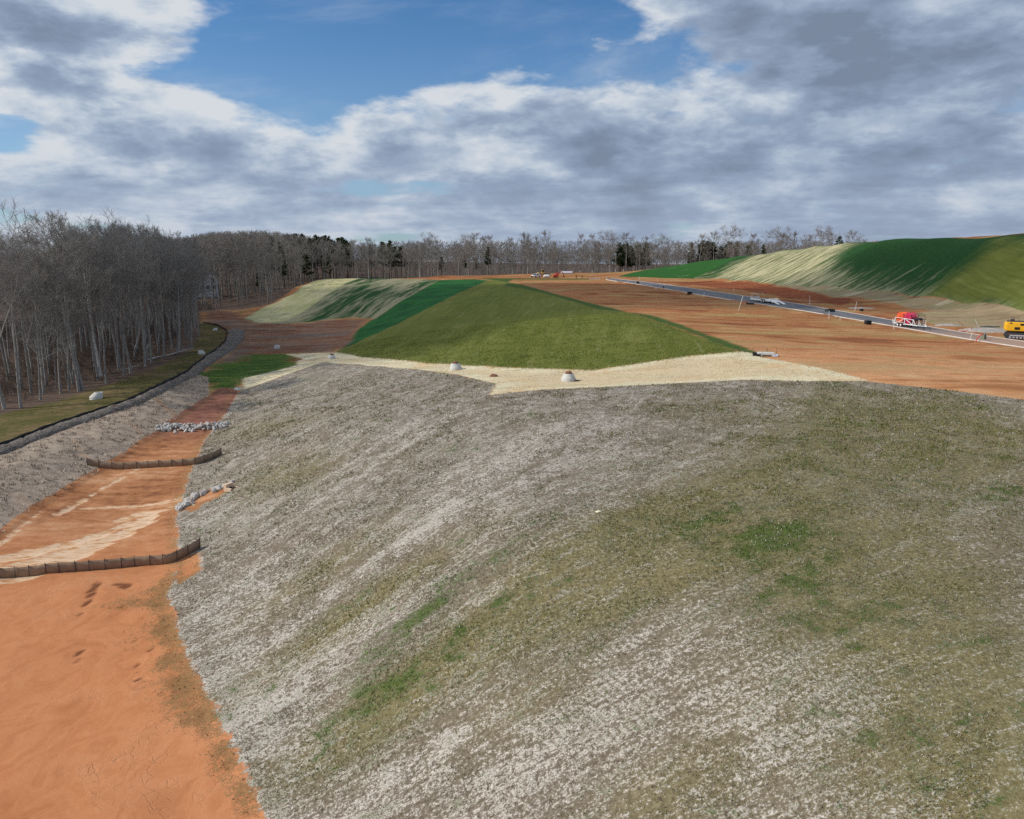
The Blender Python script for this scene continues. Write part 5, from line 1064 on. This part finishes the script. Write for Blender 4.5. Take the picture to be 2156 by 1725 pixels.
def person(px, py, label, top, legs, hat, rz, bend=0.0):
    """one skinned body, hat apart"""
    x, y, z = hit(px, py); o = thing('person', label, 'person', (x, y, z-.02), rz)
    J = {'pel': (0, 0, .95), 'wai': (0, .0, 1.12), 'che': (0, .02+bend*.3, 1.36), 'nek': (0, .05+bend*.6, 1.52), 'hd': (0, .08+bend*.7, 1.66), 'hd2': (0, .09+bend*.75, 1.76),
         'hl': (-.10, 0, .9), 'kl': (-.13, .05, .5), 'al': (-.14, -.02, .08), 'tl': (-.15, .14, .04), 'hr': (.10, 0, .9), 'kr': (.13, .03, .5), 'ar': (.14, -.04, .08), 'tr': (.15, .12, .04),
         'sl': (-.19, .02+bend*.4, 1.44), 'el': (-.27, .0+bend*.4, 1.16), 'wl': (-.24, .16+bend*.3, .96), 'sr': (.19, .02+bend*.4, 1.44), 'er': (.28, -.02+bend*.4, 1.16), 'wr': (.22, .18+bend*.4, 1.0), 'ml': (-.23, .22+bend*.3, .90), 'mr': (.2, .25+bend*.4, .96)}
    rad = {'pel': .15, 'wai': .14, 'che': .17, 'nek': .06, 'hd': .10, 'hd2': .085, 'hl': .10, 'kl': .07, 'al': .05, 'tl': .045, 'hr': .10, 'kr': .07, 'ar': .05, 'tr': .045, 'sl': .075, 'el': .055, 'wl': .04, 'sr': .075, 'er': .055, 'wr': .04, 'ml': .04, 'mr': .04}
    E = [('pel','wai'),('wai','che'),('che','nek'),('nek','hd'),('hd','hd2'),('pel','hl'),('hl','kl'),('kl','al'),('al','tl'),('pel','hr'),('hr','kr'),('kr','ar'),('ar','tr'),('che','sl'),('sl','el'),('el','wl'),('wl','ml'),('che','sr'),('sr','er'),('er','wr'),('wr','mr')]
    ks = list(J); me = bpy.data.meshes.new('body'); me.from_pydata([J[k] for k in ks], [(ks.index(a), ks.index(b_)) for a, b_ in E], []); b_ = link('body', me, o)
    md = b_.modifiers.new('skin', 'SKIN')
    if not me.skin_vertices:
        me.attributes  # layer is created by the modifier below
    bm = bmesh.new(); bm.from_mesh(me); lay = bm.verts.layers.skin.verify(); bm.verts.ensure_lookup_table()
    for i, k in enumerate(ks): bm.verts[i][lay].radius = (rad[k], rad[k])
    bm.verts[0][lay].use_root = True; bm.to_mesh(me); bm.free(); sb = b_.modifiers.new('sub', 'SUBSURF'); sb.levels = 2; sb.render_levels = 2
    m, t, B_s = new_mat('workwear'); zz = t.sep(t.new('ShaderNodeTexCoord').outputs['Object'])[2]
    t.put(B_s.inputs['Base Color'], t.mix(t.ss(zz, .93, .95), t.mix(t.ss(zz, .08, .1), (.02,.018,.015), legs), t.mix(t.ss(zz, 1.55, 1.57), top, (.36,.21,.15)))); me.materials.append(m)
    MB().lathe([(.17, 0), (.165, .02), (.125, .03), (.115, .09), (.06, .14), (.01, .15)], 16, at=(0, .09+bend*.75, 1.76)).build('hard_hat', hat, o)
person(1213.5, 587, 'person in dark clothing and cap stooping slightly on the pad edge', (.03,.022,.02), (.025,.022,.02), BLACK, .4, .25)
person(1225.5, 587, 'person in dark green jacket with a pale hard hat, standing upright', (.03,.05,.035), (.02,.022,.028), simple('pale_hat', (.7,.66,.45), .5), -.6)
# red and white low barricade by the workers
x, y, z = hit(1252, 590); o = thing('barricade', 'low red and white striped barricade past the workers', 'barricade', (x, y, z), .1)
for k in range(9): MB().box((-2.0+k*.5, 0, .8), (.26, .05, .3), ry=.3).build('stripe', SIGNRED if k % 2 else WHITE, o)
MB().box((0, .05, .8), (4.6, .03, .4)).box((0, .05, .3), (4.6, .03, .14)).build('board', WHITE, o)
for s in (-2, 0, 2): MB().box((s, .08, .5), (.08, .08, 1.0)).build('leg', WHITE, o)

# white marker posts -----------------------------------------------------------------
def post(bx, by, tx, ty, label, r=.055, mat=PVC, name='marker_post', cat='marker post', group='white marker posts along the road', foot=False):
    x, y, z = hit(bx, by); v0, v1 = ray(bx, by), ray(tx, ty); d_ = y
    top_ = (v1[0]/v1[1]*d_-x, 0.0, CAMZ+v1[2]/v1[1]*d_-z)
    o = thing(name, label, cat, (x, y, z), 0, group)
    MB().tube([(-top_[0]*.1, 0, -.15), top_], max(r*.8, .00016*d_), 8).build('shaft', mat, o)
    MB().lathe([(max(r*.8, .00016*d_)*1.15, 0), (max(r*.8, .00016*d_)*1.15, .08), (.02, .1)], 8, at=(top_[0], top_[1], top_[2]-.02)).build('cap', mat, o)
    if foot: MB().box((0, 0, .05), (.9, .6, .12), bev=.03).build('footing', CONC, o)
for a in [(1555,655,1564,624,'white leaning marker post by the red scraps at the near kerb, below the flatbed trailer'),(1705,641,1705,623,'white upright marker post on a small pale footing beyond the road'),(1800,655,1804,636,'white marker post leaning over the pale gravel patch beyond the road'),(1882,694,1882.5,676,'thick white marker post at the near kerb before the reel trailer'),(2042,717,2047,701,'white marker post at the near kerb beside the red bent duct'),(2062,694,2054,674,'tall tilted white marker post between the reel trailer and the excavator'),
          (1545,614,1545,606,'small white marker post on the dark red soil above the flatbed trailer'),(1609,625,1604,615,'thin tilted stake standing just behind the flatbed trailer'),(1745,672,1746,656,'thin grey-white stake at the near kerb facing the dark green box'),(1769,674,1769,669,'short white stub post at the near kerb'),
          (1324,597,1324,590,'white marker post where the paved road begins'),(1371,604,1371,595,'white marker post on the near kerb by the small white carton'),(1346,590,1346,583,'far white marker post beyond the start of the road'),(1385,592,1385,587,'far white marker post at the foot of the green hill'),(1481,626,1483,616,'white marker post at the near kerb by the black tyre-like box'),
          (1222,575,1222,570,'tiny white stake on the skyline edge of the pad'),(1247,575,1247,569,'tiny white stake on the pad edge under the tallest bare trees'),(1295,573,1295,567,'tiny white stake on the orange rim near the dark pines'),(1312,573,1312,568,'tiny white stake at the rim beside the green hill'),(1278,589,1277,583,'white stake just past the striped barricade'),(1288,590,1287,584,'white stake at the dark soil beside the road start')]:
    post(*a[:4], a[4], foot='footing' in a[4])
post(1427, 616, 1431, 610, 'short dark leaning stick at the near kerb', .04, WOOD, 'leaning_stick', 'stick', None)
x, y, z = hit(1397, 608); o = thing('pedestal', 'short dark utility pedestal with a white cap by the kerb', 'pedestal', (x, y, z)); MB().box((0, 0, .55), (.35, .3, 1.2), bev=.03).build('cabinet', STEEL, o); MB().box((0, 0, 1.24), (.5, .42, .28), bev=.05).build('cap', WHITE, o)
x, y, z = hit(1381, 608); o = thing('white_carton', 'small white carton beside the kerb on the dark soil', 'carton', (x, y, z)); MB().box((0, 0, .22), (.5, .45, .46)).build('carton_body', WHITE, o); MB().box((-.2, 0, .47), (.25, .45, .03), ry=.4).build('flap', WHITE, o)
def bin_(px, py, w_, d_, h_, label, mat, rz):
    x, y, z = hit(px, py); o = thing('inlet_form', label, 'black box', (x, y, z-.05), rz, 'dark inlet boxes along the road'); t_ = .08
    MB().box((0, -d_/2, h_/2), (w_, t_, h_)).box((0, d_/2, h_/2), (w_, t_, h_)).box((-w_/2, 0, h_/2), (t_, d_-t_, h_)).box((w_/2, 0, h_/2), (t_, d_-t_, h_)).box((0, 0, h_*.12), (w_-t_, d_-t_, .05)).build('walls', mat, o)
    MB().box((0, -d_/2, h_+.03), (w_+.16, .16, .06)).box((0, d_/2, h_+.03), (w_+.16, .16, .06)).box((-w_/2, 0, h_+.03), (.16, d_-.2, .06)).box((w_/2, 0, h_+.03), (.16, d_-.2, .06)).build('rim', mat, o)
DGRN = simple('dark_green_plastic', (.03,.045,.042), .5, .2, 3)
bin_(1747, 658, 1.7, 1.5, .8, 'large dark green box on the far kerb of the road', DGRN, .3); bin_(1827, 683, 1.0, .9, .75, 'black box at the near kerb between the green box and the reel trailer', BLACK, .2)
bin_(1452, 620, 1.3, .8, .8, 'black rounded box at the near kerb halfway down the road', BLACK, .2); bin_(1343, 598, .9, .8, 1.0, 'small black box where the road begins', BLACK, 0); bin_(1579, 641, 1.9, 1.0, .35, 'flat dark box at the near kerb below the flatbed trailer', DGRN, -.3); bin_(1814, 655, .6, .6, .5, 'tiny dark box beside the tilted post on gravel', BLACK, .1)
x, y, z = hit(2071, 716); o = thing('stub_pedestal', 'grey-green utility stub standing by the kerb near the red duct', 'pedestal', (x, y, z), .4); MB().box((0, 0, .5), (.7, .6, 1.1), taper=.7).build('housing', simple('grey_green', (.16,.17,.12), .8), o); MB().box((0, 0, 1.08), (.56, .48, .1), bev=.03).build('lid', simple('grey_lid', (.3,.3,.26), .8), o)
# red ducts sticking out of the soil
def duct(pxs, hs_, label, r=.08):
    pts = []
    b0_ = hit(*pxs[0])
    for (p_, h_) in zip(pxs, hs_):
        v = ray(*p_); yv = b0_[1]; pts.append((v[0]/v[1]*yv-b0_[0], (h_)*.5, CAMZ+v[2]/v[1]*yv-b0_[2]))
    o = thing('red_duct', label, 'duct', b0_, 0, 'red ducts beside the road'); q = np.array(pts); u = np.linspace(0, len(q)-1, 14); q2 = np.stack([np.interp(u, range(len(q)), q[:, i]) for i in range(3)], 1)
    for k in range(3): q2[1:-1] = (q2[:-2]+2*q2[1:-1]+q2[2:])/4
    MB().tube(q2, r, 8).build('bent_pipe', RED, o); MB().tube([q2[-1]-(q2[-1]-q2[-2])*.5, q2[-1]+(q2[-1]-q2[-2])*.3], r*1.25, 8).build('coupling', simple('dark_red', (.25,.03,.02), .5), o)
duct([(2055,719),(2056,714),(2062,708),(2072,704)], [0, 0, .2, .5], 'dark red bent duct curving out of the soil beside the grey-green stub')
duct([(2034,699),(2024,697),(2016,699)], [0, .1, .2], 'red duct lying on the far kerb before the tilted post'); duct([(2043,697),(2045,693),(2046,690)], [0, .1, .1], 'short red duct sticking up at the far kerb'); duct([(2030,698),(2038,695),(2044,697)], [0, 0, .1], 'pale red duct lying across the far kerb', .06)
duct([(1788,676),(1782,673),(1776,674)], [0, .2, .1], 'small red duct loop at the near kerb by the black box', .06); duct([(1560,641),(1567,636),(1574,637)], [0, .2, .2], 'red duct coil beside the leaning marker post', .09)
duct([(2028,686),(2022,679),(2018,677)], [0, .2, .2], 'faint red duct rising from the soil behind the tilted post', .04)
# gravel spill with a dark liner by the excavator
def mound(name, px, py, rx, ry, h_, mat, label, cat, kind=None):
    x, y, z = hit(px, py); v = []; f = []; N, K_ = 9, 28
    for i in range(N+1):
        for k in range(K_):
            a = 2*math.pi*k/K_; rr = i/N; X_, Y_ = x+rx*rr*math.cos(a)*(1+.12*math.sin(3*a+px)), y+ry*rr*math.sin(a)*(1+.12*math.cos(2*a))
            v.append((X_, Y_, H(X_, Y_)-.06*rr+h_*(1-rr**2)*(.7+.6*fbm(np.array(X_*.9), np.array(Y_*.9), 3, 5))))
    for i in range(N):
        for k in range(K_): f.append((i*K_+k, i*K_+(k+1) % K_, (i+1)*K_+(k+1) % K_, (i+1)*K_+k))
    return finish(link(name, np_mesh(name, np.array(v, float), np.array(f), mat, smooth=True)), label, cat, kind=kind)
GRAV, t, b = new_mat('pale_gravel'); g_ = t.new('ShaderNodeNewGeometry').outputs['Position']; n1 = t.noise(g_, 3, 5, .75); t.put(b.inputs['Base Color'], t.mix(t.ss(n1, .35, .65), (.26,.22,.19), (.52,.47,.42))); t.put(b.inputs['Normal'], t.bump(n1, 1, .15)); b.inputs['Roughness'].default_value = .95
mound('gravel_heap', 2080, 698, 5.5, 3.0, .7, GRAV, 'pale grey gravel spread with a dark hollow beside the excavator', 'gravel heap'); mound('gravel_heap', 1995, 686, 3.0, 2.2, .45, GRAV, 'small pale gravel heap on the soil behind the reel trailer', 'gravel heap'); mound('gravel_heap', 1812, 650, 3.6, 3.2, .35, GRAV, 'low grey gravel patch by the tilted post across the road', 'gravel heap')
x, y, z = hit(2084, 694); o = MB(); vv_ = [(1.9*math.cos(a)*(1+.2*math.sin(2*a)), .9*math.sin(a), .03*math.sin(5*a)) for a in np.linspace(0, 2*math.pi, 24)[:-1]]; o.raw([(0, 0, -.05)]+vv_+[(a_[0]*1.04, a_[1]*1.04, a_[2]-.12) for a_ in vv_], [(0, i+1, (i+1) % 23+1) for i in range(23)]+[(i+1, i+24, (i+1) % 23+24, (i+1) % 23+1) for i in range(23)])
o = o.build('dark_liner', simple('wet_liner', (.03,.04,.042), .35, .3), None, (x, y, z+.62)); finish(o, 'dark plastic liner lying in the gravel beside the excavator', 'plastic sheet')
# house glimpsed through the wood -------------------------------------------------------
x, y, z = PD(437, 592, 335); z = H(x, y)+3.0; hs = thing('house', 'white gabled house glimpsed through bare trunks on the wooded hill', 'house', (x, y, z), .35)
SID = simple('white_siding', (.72,.73,.74), .7, .06, 1); ROOF = simple('grey_shingle', (.10,.10,.11), .85, .2, 3)
MB().box((0, 0, 1.6), (9, 7.6, 6.0+3)).build('wall', SID, hs); MB().prism([(-4.5, 6.1), (4.5, 6.1), (0, 9.2)], -3.8, 3.8).build('gable', SID, hs)
rf_ = MB().prism([(-5.0, 5.9), (0, 9.3), (5.0, 5.9), (5.0, 6.2), (0, 9.65), (-5.0, 6.2)], -4.2, 4.2).build('roof', ROOF, hs); MB().box((2.2, 1.5, 9.0), (.8, .8, 1.8)).build('chimney', simple('brick', (.30,.13,.09), .85), rf_)
MB().box((-5.2, -1.2, .6), (2.2, 4.0, 7.0)).prism([(-6.3, 4.1), (-4.1, 4.1), (-4.1, 5.6)], -3.2, .8).build('side_wing', SID, hs)
for (a, h_) in ((-2.5, 1.4), (0, 1.4), (2.5, 1.4), (-2.2, 4.4), (2.2, 4.4), (0, 7.1)):
    wn = MB().box((a, -3.82, h_), (1.15, .06, 1.5)).build('window', GLASS, hs); MB().box((a, -3.86, h_+.8), (1.4, .05, .12)).box((a, -3.86, h_-.8), (1.4, .07, .12)).box((a-.64, -3.86, h_), (.12, .05, 1.5)).box((a+.64, -3.86, h_), (.12, .05, 1.5)).build('frame', WHITE, wn)
# fallen logs in the wood edge -------------------------------------------------------------
def log(p0, p1, h0, h1, r, label, mat=M_PALE):
    a, b_ = np.array(hit(*p0)), np.array(hit(*p1)); a[2] += h0; b_[2] += h1; o = thing('fallen_log', label, 'log', tuple(a), 0, 'fallen timber at the wood edge'); q = np.linspace(0, 1, 6)[:, None]*(b_-a)[None]+rng.normal(0, .06, (6, 3))
    MB().tube(q, np.linspace(r, r*.45, 6), 7).build('log_bole', mat, o)
    for k in (2, 3, 4): MB().tube([q[k], q[k]+rng.normal(0, .5, 3)+[0, 0, .4]], [r*.35, r*.12], 5).build('stub', mat, o)
log((352,753),(408,739), .5, .6, .16, 'long pale fallen log at the wood edge near the grass'); log((310,762),(352,750), .4, .3, .14, 'grey fallen log half hidden behind slim trunks'); log((255,786),(300,772), .5, .4, .16, 'dark fallen trunk in the brush below the sycamore', M_BARK)
a = np.array(hit(303, 757)); o = thing('broken_snag', 'pale broken snag leaning among the trunks at the wood edge', 'snag', tuple(a), 0, 'fallen timber at the wood edge'); MB().tube([(0, 0, -.2), (1.0, .1, 2.6), (1.9, .3, 5.0)], [.2, .16, .06], 7).build('bole', M_PALE, o); MB().tube([(1.0, .1, 2.6), (1.7, -.2, 3.0)], [.07, .03], 5).build('stub', M_PALE, o)
a = np.array(hit(282, 760)); o = thing('broken_snag', 'second pale snag bending against the tall round-crowned tree', 'snag', tuple(a), 0, 'fallen timber at the wood edge'); MB().tube([(0, 0, -.2), (.5, 0, 2.5), (1.6, .2, 5.6), (1.9, .2, 8.2)], [.2, .18, .13, .06], 7).build('bole', M_PALE, o); MB().tube([(.5, 0, 2.5), (-.2, .1, 3.6)], [.07, .03], 5).build('stub', M_PALE, o)
# ------------------------------------------------------------------ ground cover that no one could count
def blades(name, P3, hgt, wid, tint, mat, k, label, cat, spread=.5, flatn=.9, flat0=.1):
    n = len(P3); N = n*k
    p = np.repeat(P3, k, 0); h = np.repeat(hgt, k)*rng.uniform(.6, 1.25, N); w_ = np.repeat(wid, k)*rng.uniform(.6, 1.4, N); az = rng.uniform(0, 6.28, N); ln = rng.uniform(flat0, flatn, N)
    p = p+np.stack([rng.normal(0, 1, N), rng.normal(0, 1, N), np.zeros(N)], 1)*(np.repeat(hgt, k)*spread)[:, None]
    d = np.stack([np.cos(az)*ln, np.sin(az)*ln, np.sqrt(np.clip(1-ln**2, .05, 1))], 1); sd = np.stack([-np.sin(az), np.cos(az), np.zeros(N)], 1)
    v = np.stack([p-sd*w_[:, None], p+sd*w_[:, None], p+d*h[:, None]+sd*w_[:, None]*.35, p+d*h[:, None]-sd*w_[:, None]*.35], 1).reshape(-1, 3)
    f = np.arange(4*N).reshape(N, 4); tt = np.clip(np.repeat(tint, k)+rng.normal(0, .07, N), 0, 1)
    return finish(link(name, np_mesh(name, v, f, mat, {'tint': np.repeat(tt, 4)})), label, cat, kind='stuff')
def blade_mat(name, stops):
    m, t, b = new_mat(name); t.put(b.inputs['Base Color'], t.ramp(t.attr('tint'), stops)); b.inputs['Roughness'].default_value = .9; b.inputs['Specular IOR Level'].default_value = .1; return m
# short seeded growth and straw tufts of the near slope, thicker towards the viewer's side where each shows
n = 420000; yy = 13+(118-13)*rng.random(n)**1.7; xx = (rng.random(n)*1.5-.78)*yy
ok = (bil(Z['slope'], xx, yy) > .15); xx, yy = xx[ok], yy[ok]
lu, ol, pa = bil(lush, xx, yy), bil(olive, xx, yy), bil(pale, xx, yy); pat = fbm(xx*.5, yy*.5, 4, 101); vv_ = bil(VV, xx, yy); st_ = fbm((xx*.75+yy*.66)*.12, vv_*.8, 4, 103)
keep_ = rng.random(len(xx)) < np.clip(.20+.45*ol+.5*lu-.22*pa+1.6*(pat-.5), .05, .9); xx, yy, lu, ol, pa, pat, st_ = [a[keep_] for a in (xx, yy, lu, ol, pa, pat, st_)]
tint = np.where(rng.random(len(xx)) < np.clip(.16+.42*lu+.22*ol+1.9*(pat-.5), .02, .9), rng.uniform(.52, .74, len(xx))+.2*np.clip(lu, 0, 1), rng.uniform(.0, .45, len(xx))); tint = np.where((rng.random(len(xx)) < .05+.22*pa-.04*lu) & (tint < .5), rng.uniform(.92, 1, len(xx)), tint)
sc_ = np.clip(yy/40, .65, 2.0)
blades('grass', np.stack([xx, yy, bil(ZZ, xx, yy)-.01], 1), rng.uniform(.05, .13, len(xx))*sc_**.6, rng.uniform(.010, .022, len(xx))*sc_, tint, blade_mat('slope_growth', [(0, (.13,.105,.078)), (.3, (.27,.22,.16)), (.5, (.24,.20,.085)), (.62, (.13,.135,.036)), (.8, (.07,.12,.022)), (.9, (.075,.14,.022)), (.93, (.48,.44,.37)), (1, (.60,.56,.48))]), 3, 'short patchy grass and bleached straw stubble over the near slope', 'grass')
# loose straw strewn over the bench and past its edges
n = 260000; yy = 80+90*rng.random(n); xx = -55+105*rng.random(n); z_ = bil(Z['straw'], xx, yy); ok = (z_ > -1.8) & (rng.random(n) < np.where(z_ > 0, np.clip(.28+2.2*(fbm(xx*.25, yy*.5, 4, 141)-.5), .03, .8), .35*np.exp(z_/.7))); xx, yy = xx[ok], yy[ok]
blades('loose_straw', np.stack([xx, yy, bil(ZZ, xx, yy)], 1), rng.uniform(.10, .24, len(xx)), rng.uniform(.012, .026, len(xx)), rng.random(len(xx)), blade_mat('straw_stalks', [(0, (.42,.33,.18)), (.5, (.66,.58,.39)), (1, (.80,.75,.57))]), 2, 'loose yellow straw strewn over the bench and its ragged edges', 'straw', 1.2, .99, .85)
# seeded grass of the slope behind the bench
n = 150000; yy = 98+70*rng.random(n)**1.3; xx = -45+85*rng.random(n); z_ = bil(Z['green'], xx, yy); pat = .5*fbm((xx-.12*yy)*.5, yy*.06, 4, 131)+.5*fbm(xx*.5, yy*.5, 3, 133); ok = (z_ > -.7) & (rng.random(n) < np.clip(.5+2*(pat-.5), .05, 1)*np.where(z_ > .5, 1, .6)); xx, yy, pat = xx[ok], yy[ok], pat[ok]
blades('slope_grass', np.stack([xx, yy, bil(ZZ, xx, yy)-.01], 1), rng.uniform(.07, .17, len(xx)), rng.uniform(.02, .04, len(xx)), np.clip(rng.random(len(xx))*.7+(pat-.35), 0, 1), blade_mat('young_grass', [(0, (.27,.24,.11)), (.22, (.18,.18,.05)), (.5, (.13,.15,.032)), (.8, (.085,.125,.022)), (1, (.06,.115,.02))]), 2, 'young olive grass on the slope behind the straw bench', 'grass', .8)
# dead tussocks on the bank
n = 60000; yy = 30+110*rng.random(n); xx = -130+130*rng.random(n); ok = (bil(Z['dry'], xx, yy) > .2) & (CX+F*xx/(yy*cp) > -250); xx, yy = xx[ok], yy[ok]
pat = fbm(xx*.9, yy*.9, 3, 111); keep_ = rng.random(len(xx)) < np.clip(.55+2.4*(pat-.5), .05, 1); xx, yy, pat = xx[keep_], yy[keep_], pat[keep_]
blades('dry_grass', np.stack([xx, yy, bil(ZZ, xx, yy)-.03], 1), rng.uniform(.16, .36, len(xx)), rng.uniform(.02, .045, len(xx)), np.clip(rng.random(len(xx))*.8+(pat-.5), 0, 1), blade_mat('dead_grass', [(0, (.17,.125,.09)), (.4, (.37,.29,.22)), (.8, (.55,.46,.36)), (1, (.66,.57,.46))]), 7, 'dead tan tussock grass covering the bank between fence and clay', 'dry grass', .55)
# scraggly sprouts where the clay meets the slope
n = 80000; yy = 18+90*rng.random(n); xx = -60+60*rng.random(n); s_ = bil(stain, xx, yy); ok = (bil(Z['slope'], xx, yy) < .1) & (bil(Z['basin'], xx, yy) > .05) & (rng.random(n) < np.clip(s_*.55-.15, 0, .6)); xx, yy = xx[ok], yy[ok]
blades('sprouts', np.stack([xx, yy, bil(ZZ, xx, yy)-.01], 1), rng.uniform(.05, .12, len(xx)), rng.uniform(.008, .018, len(xx)), rng.random(len(xx)), blade_mat('sprout_growth', [(0, (.09,.05,.025)), (.5, (.16,.11,.05)), (1, (.13,.13,.04))]), 3, 'sparse brown sprouts at the edge of the orange clay', 'sprouts')
# ------------------------------------------------------------------ unseen clouds placed on the sun's side to shade the valley, wood and hill
def cloud(cx, cy, cz, rx, ry, rz, dens, seed):
    import bmesh
    bm = bmesh.new(); bmesh.ops.create_icosphere(bm, subdivisions=5, radius=1); g = np.random.default_rng(seed)
    P_ = np.array([v.co for v in bm.verts]); k = .55+.75*fbm(P_[:, 0]*1.6+seed+P_[:, 2]*.7, P_[:, 1]*1.6-seed, 4, seed)+.22*(fbm(P_[:, 0]*5+P_[:, 2]*3, P_[:, 1]*5-P_[:, 2]*2, 3, seed+3)-.5)
    for v, kk, p in zip(bm.verts, k, P_): v.co = (p[0]*rx*kk, p[1]*ry*kk, max(p[2], -.35)*rz*kk)
    me = bpy.data.meshes.new('cloud'); bm.to_mesh(me); bm.free()
    m = bpy.data.materials.new('cloud_vapour'); m.use_nodes = True; m.node_tree.nodes.clear(); t = NT(m.node_tree); o_ = t.new('ShaderNodeOutputMaterial'); v_ = t.new('ShaderNodeVolumePrincipled'); v_.inputs['Color'].default_value = (.98, .98, 1, 1); v_.inputs['Density'].default_value = dens; t.l.new(v_.outputs[0], o_.inputs['Volume'])
    me.materials.append(m); o = link('cloud', me); o.location = (cx, cy, cz); return finish(o, kind='structure')
def shade_at(x, y, h): return (x+sdv.x/sdv.z*h, y+sdv.y/sdv.z*h, h)
cloud(*shade_at(-50, 222, 330), 160, 92, 55, .012, 5)
cloud(*shade_at(112, 240, 430), 58, 62, 34, .017, 8)
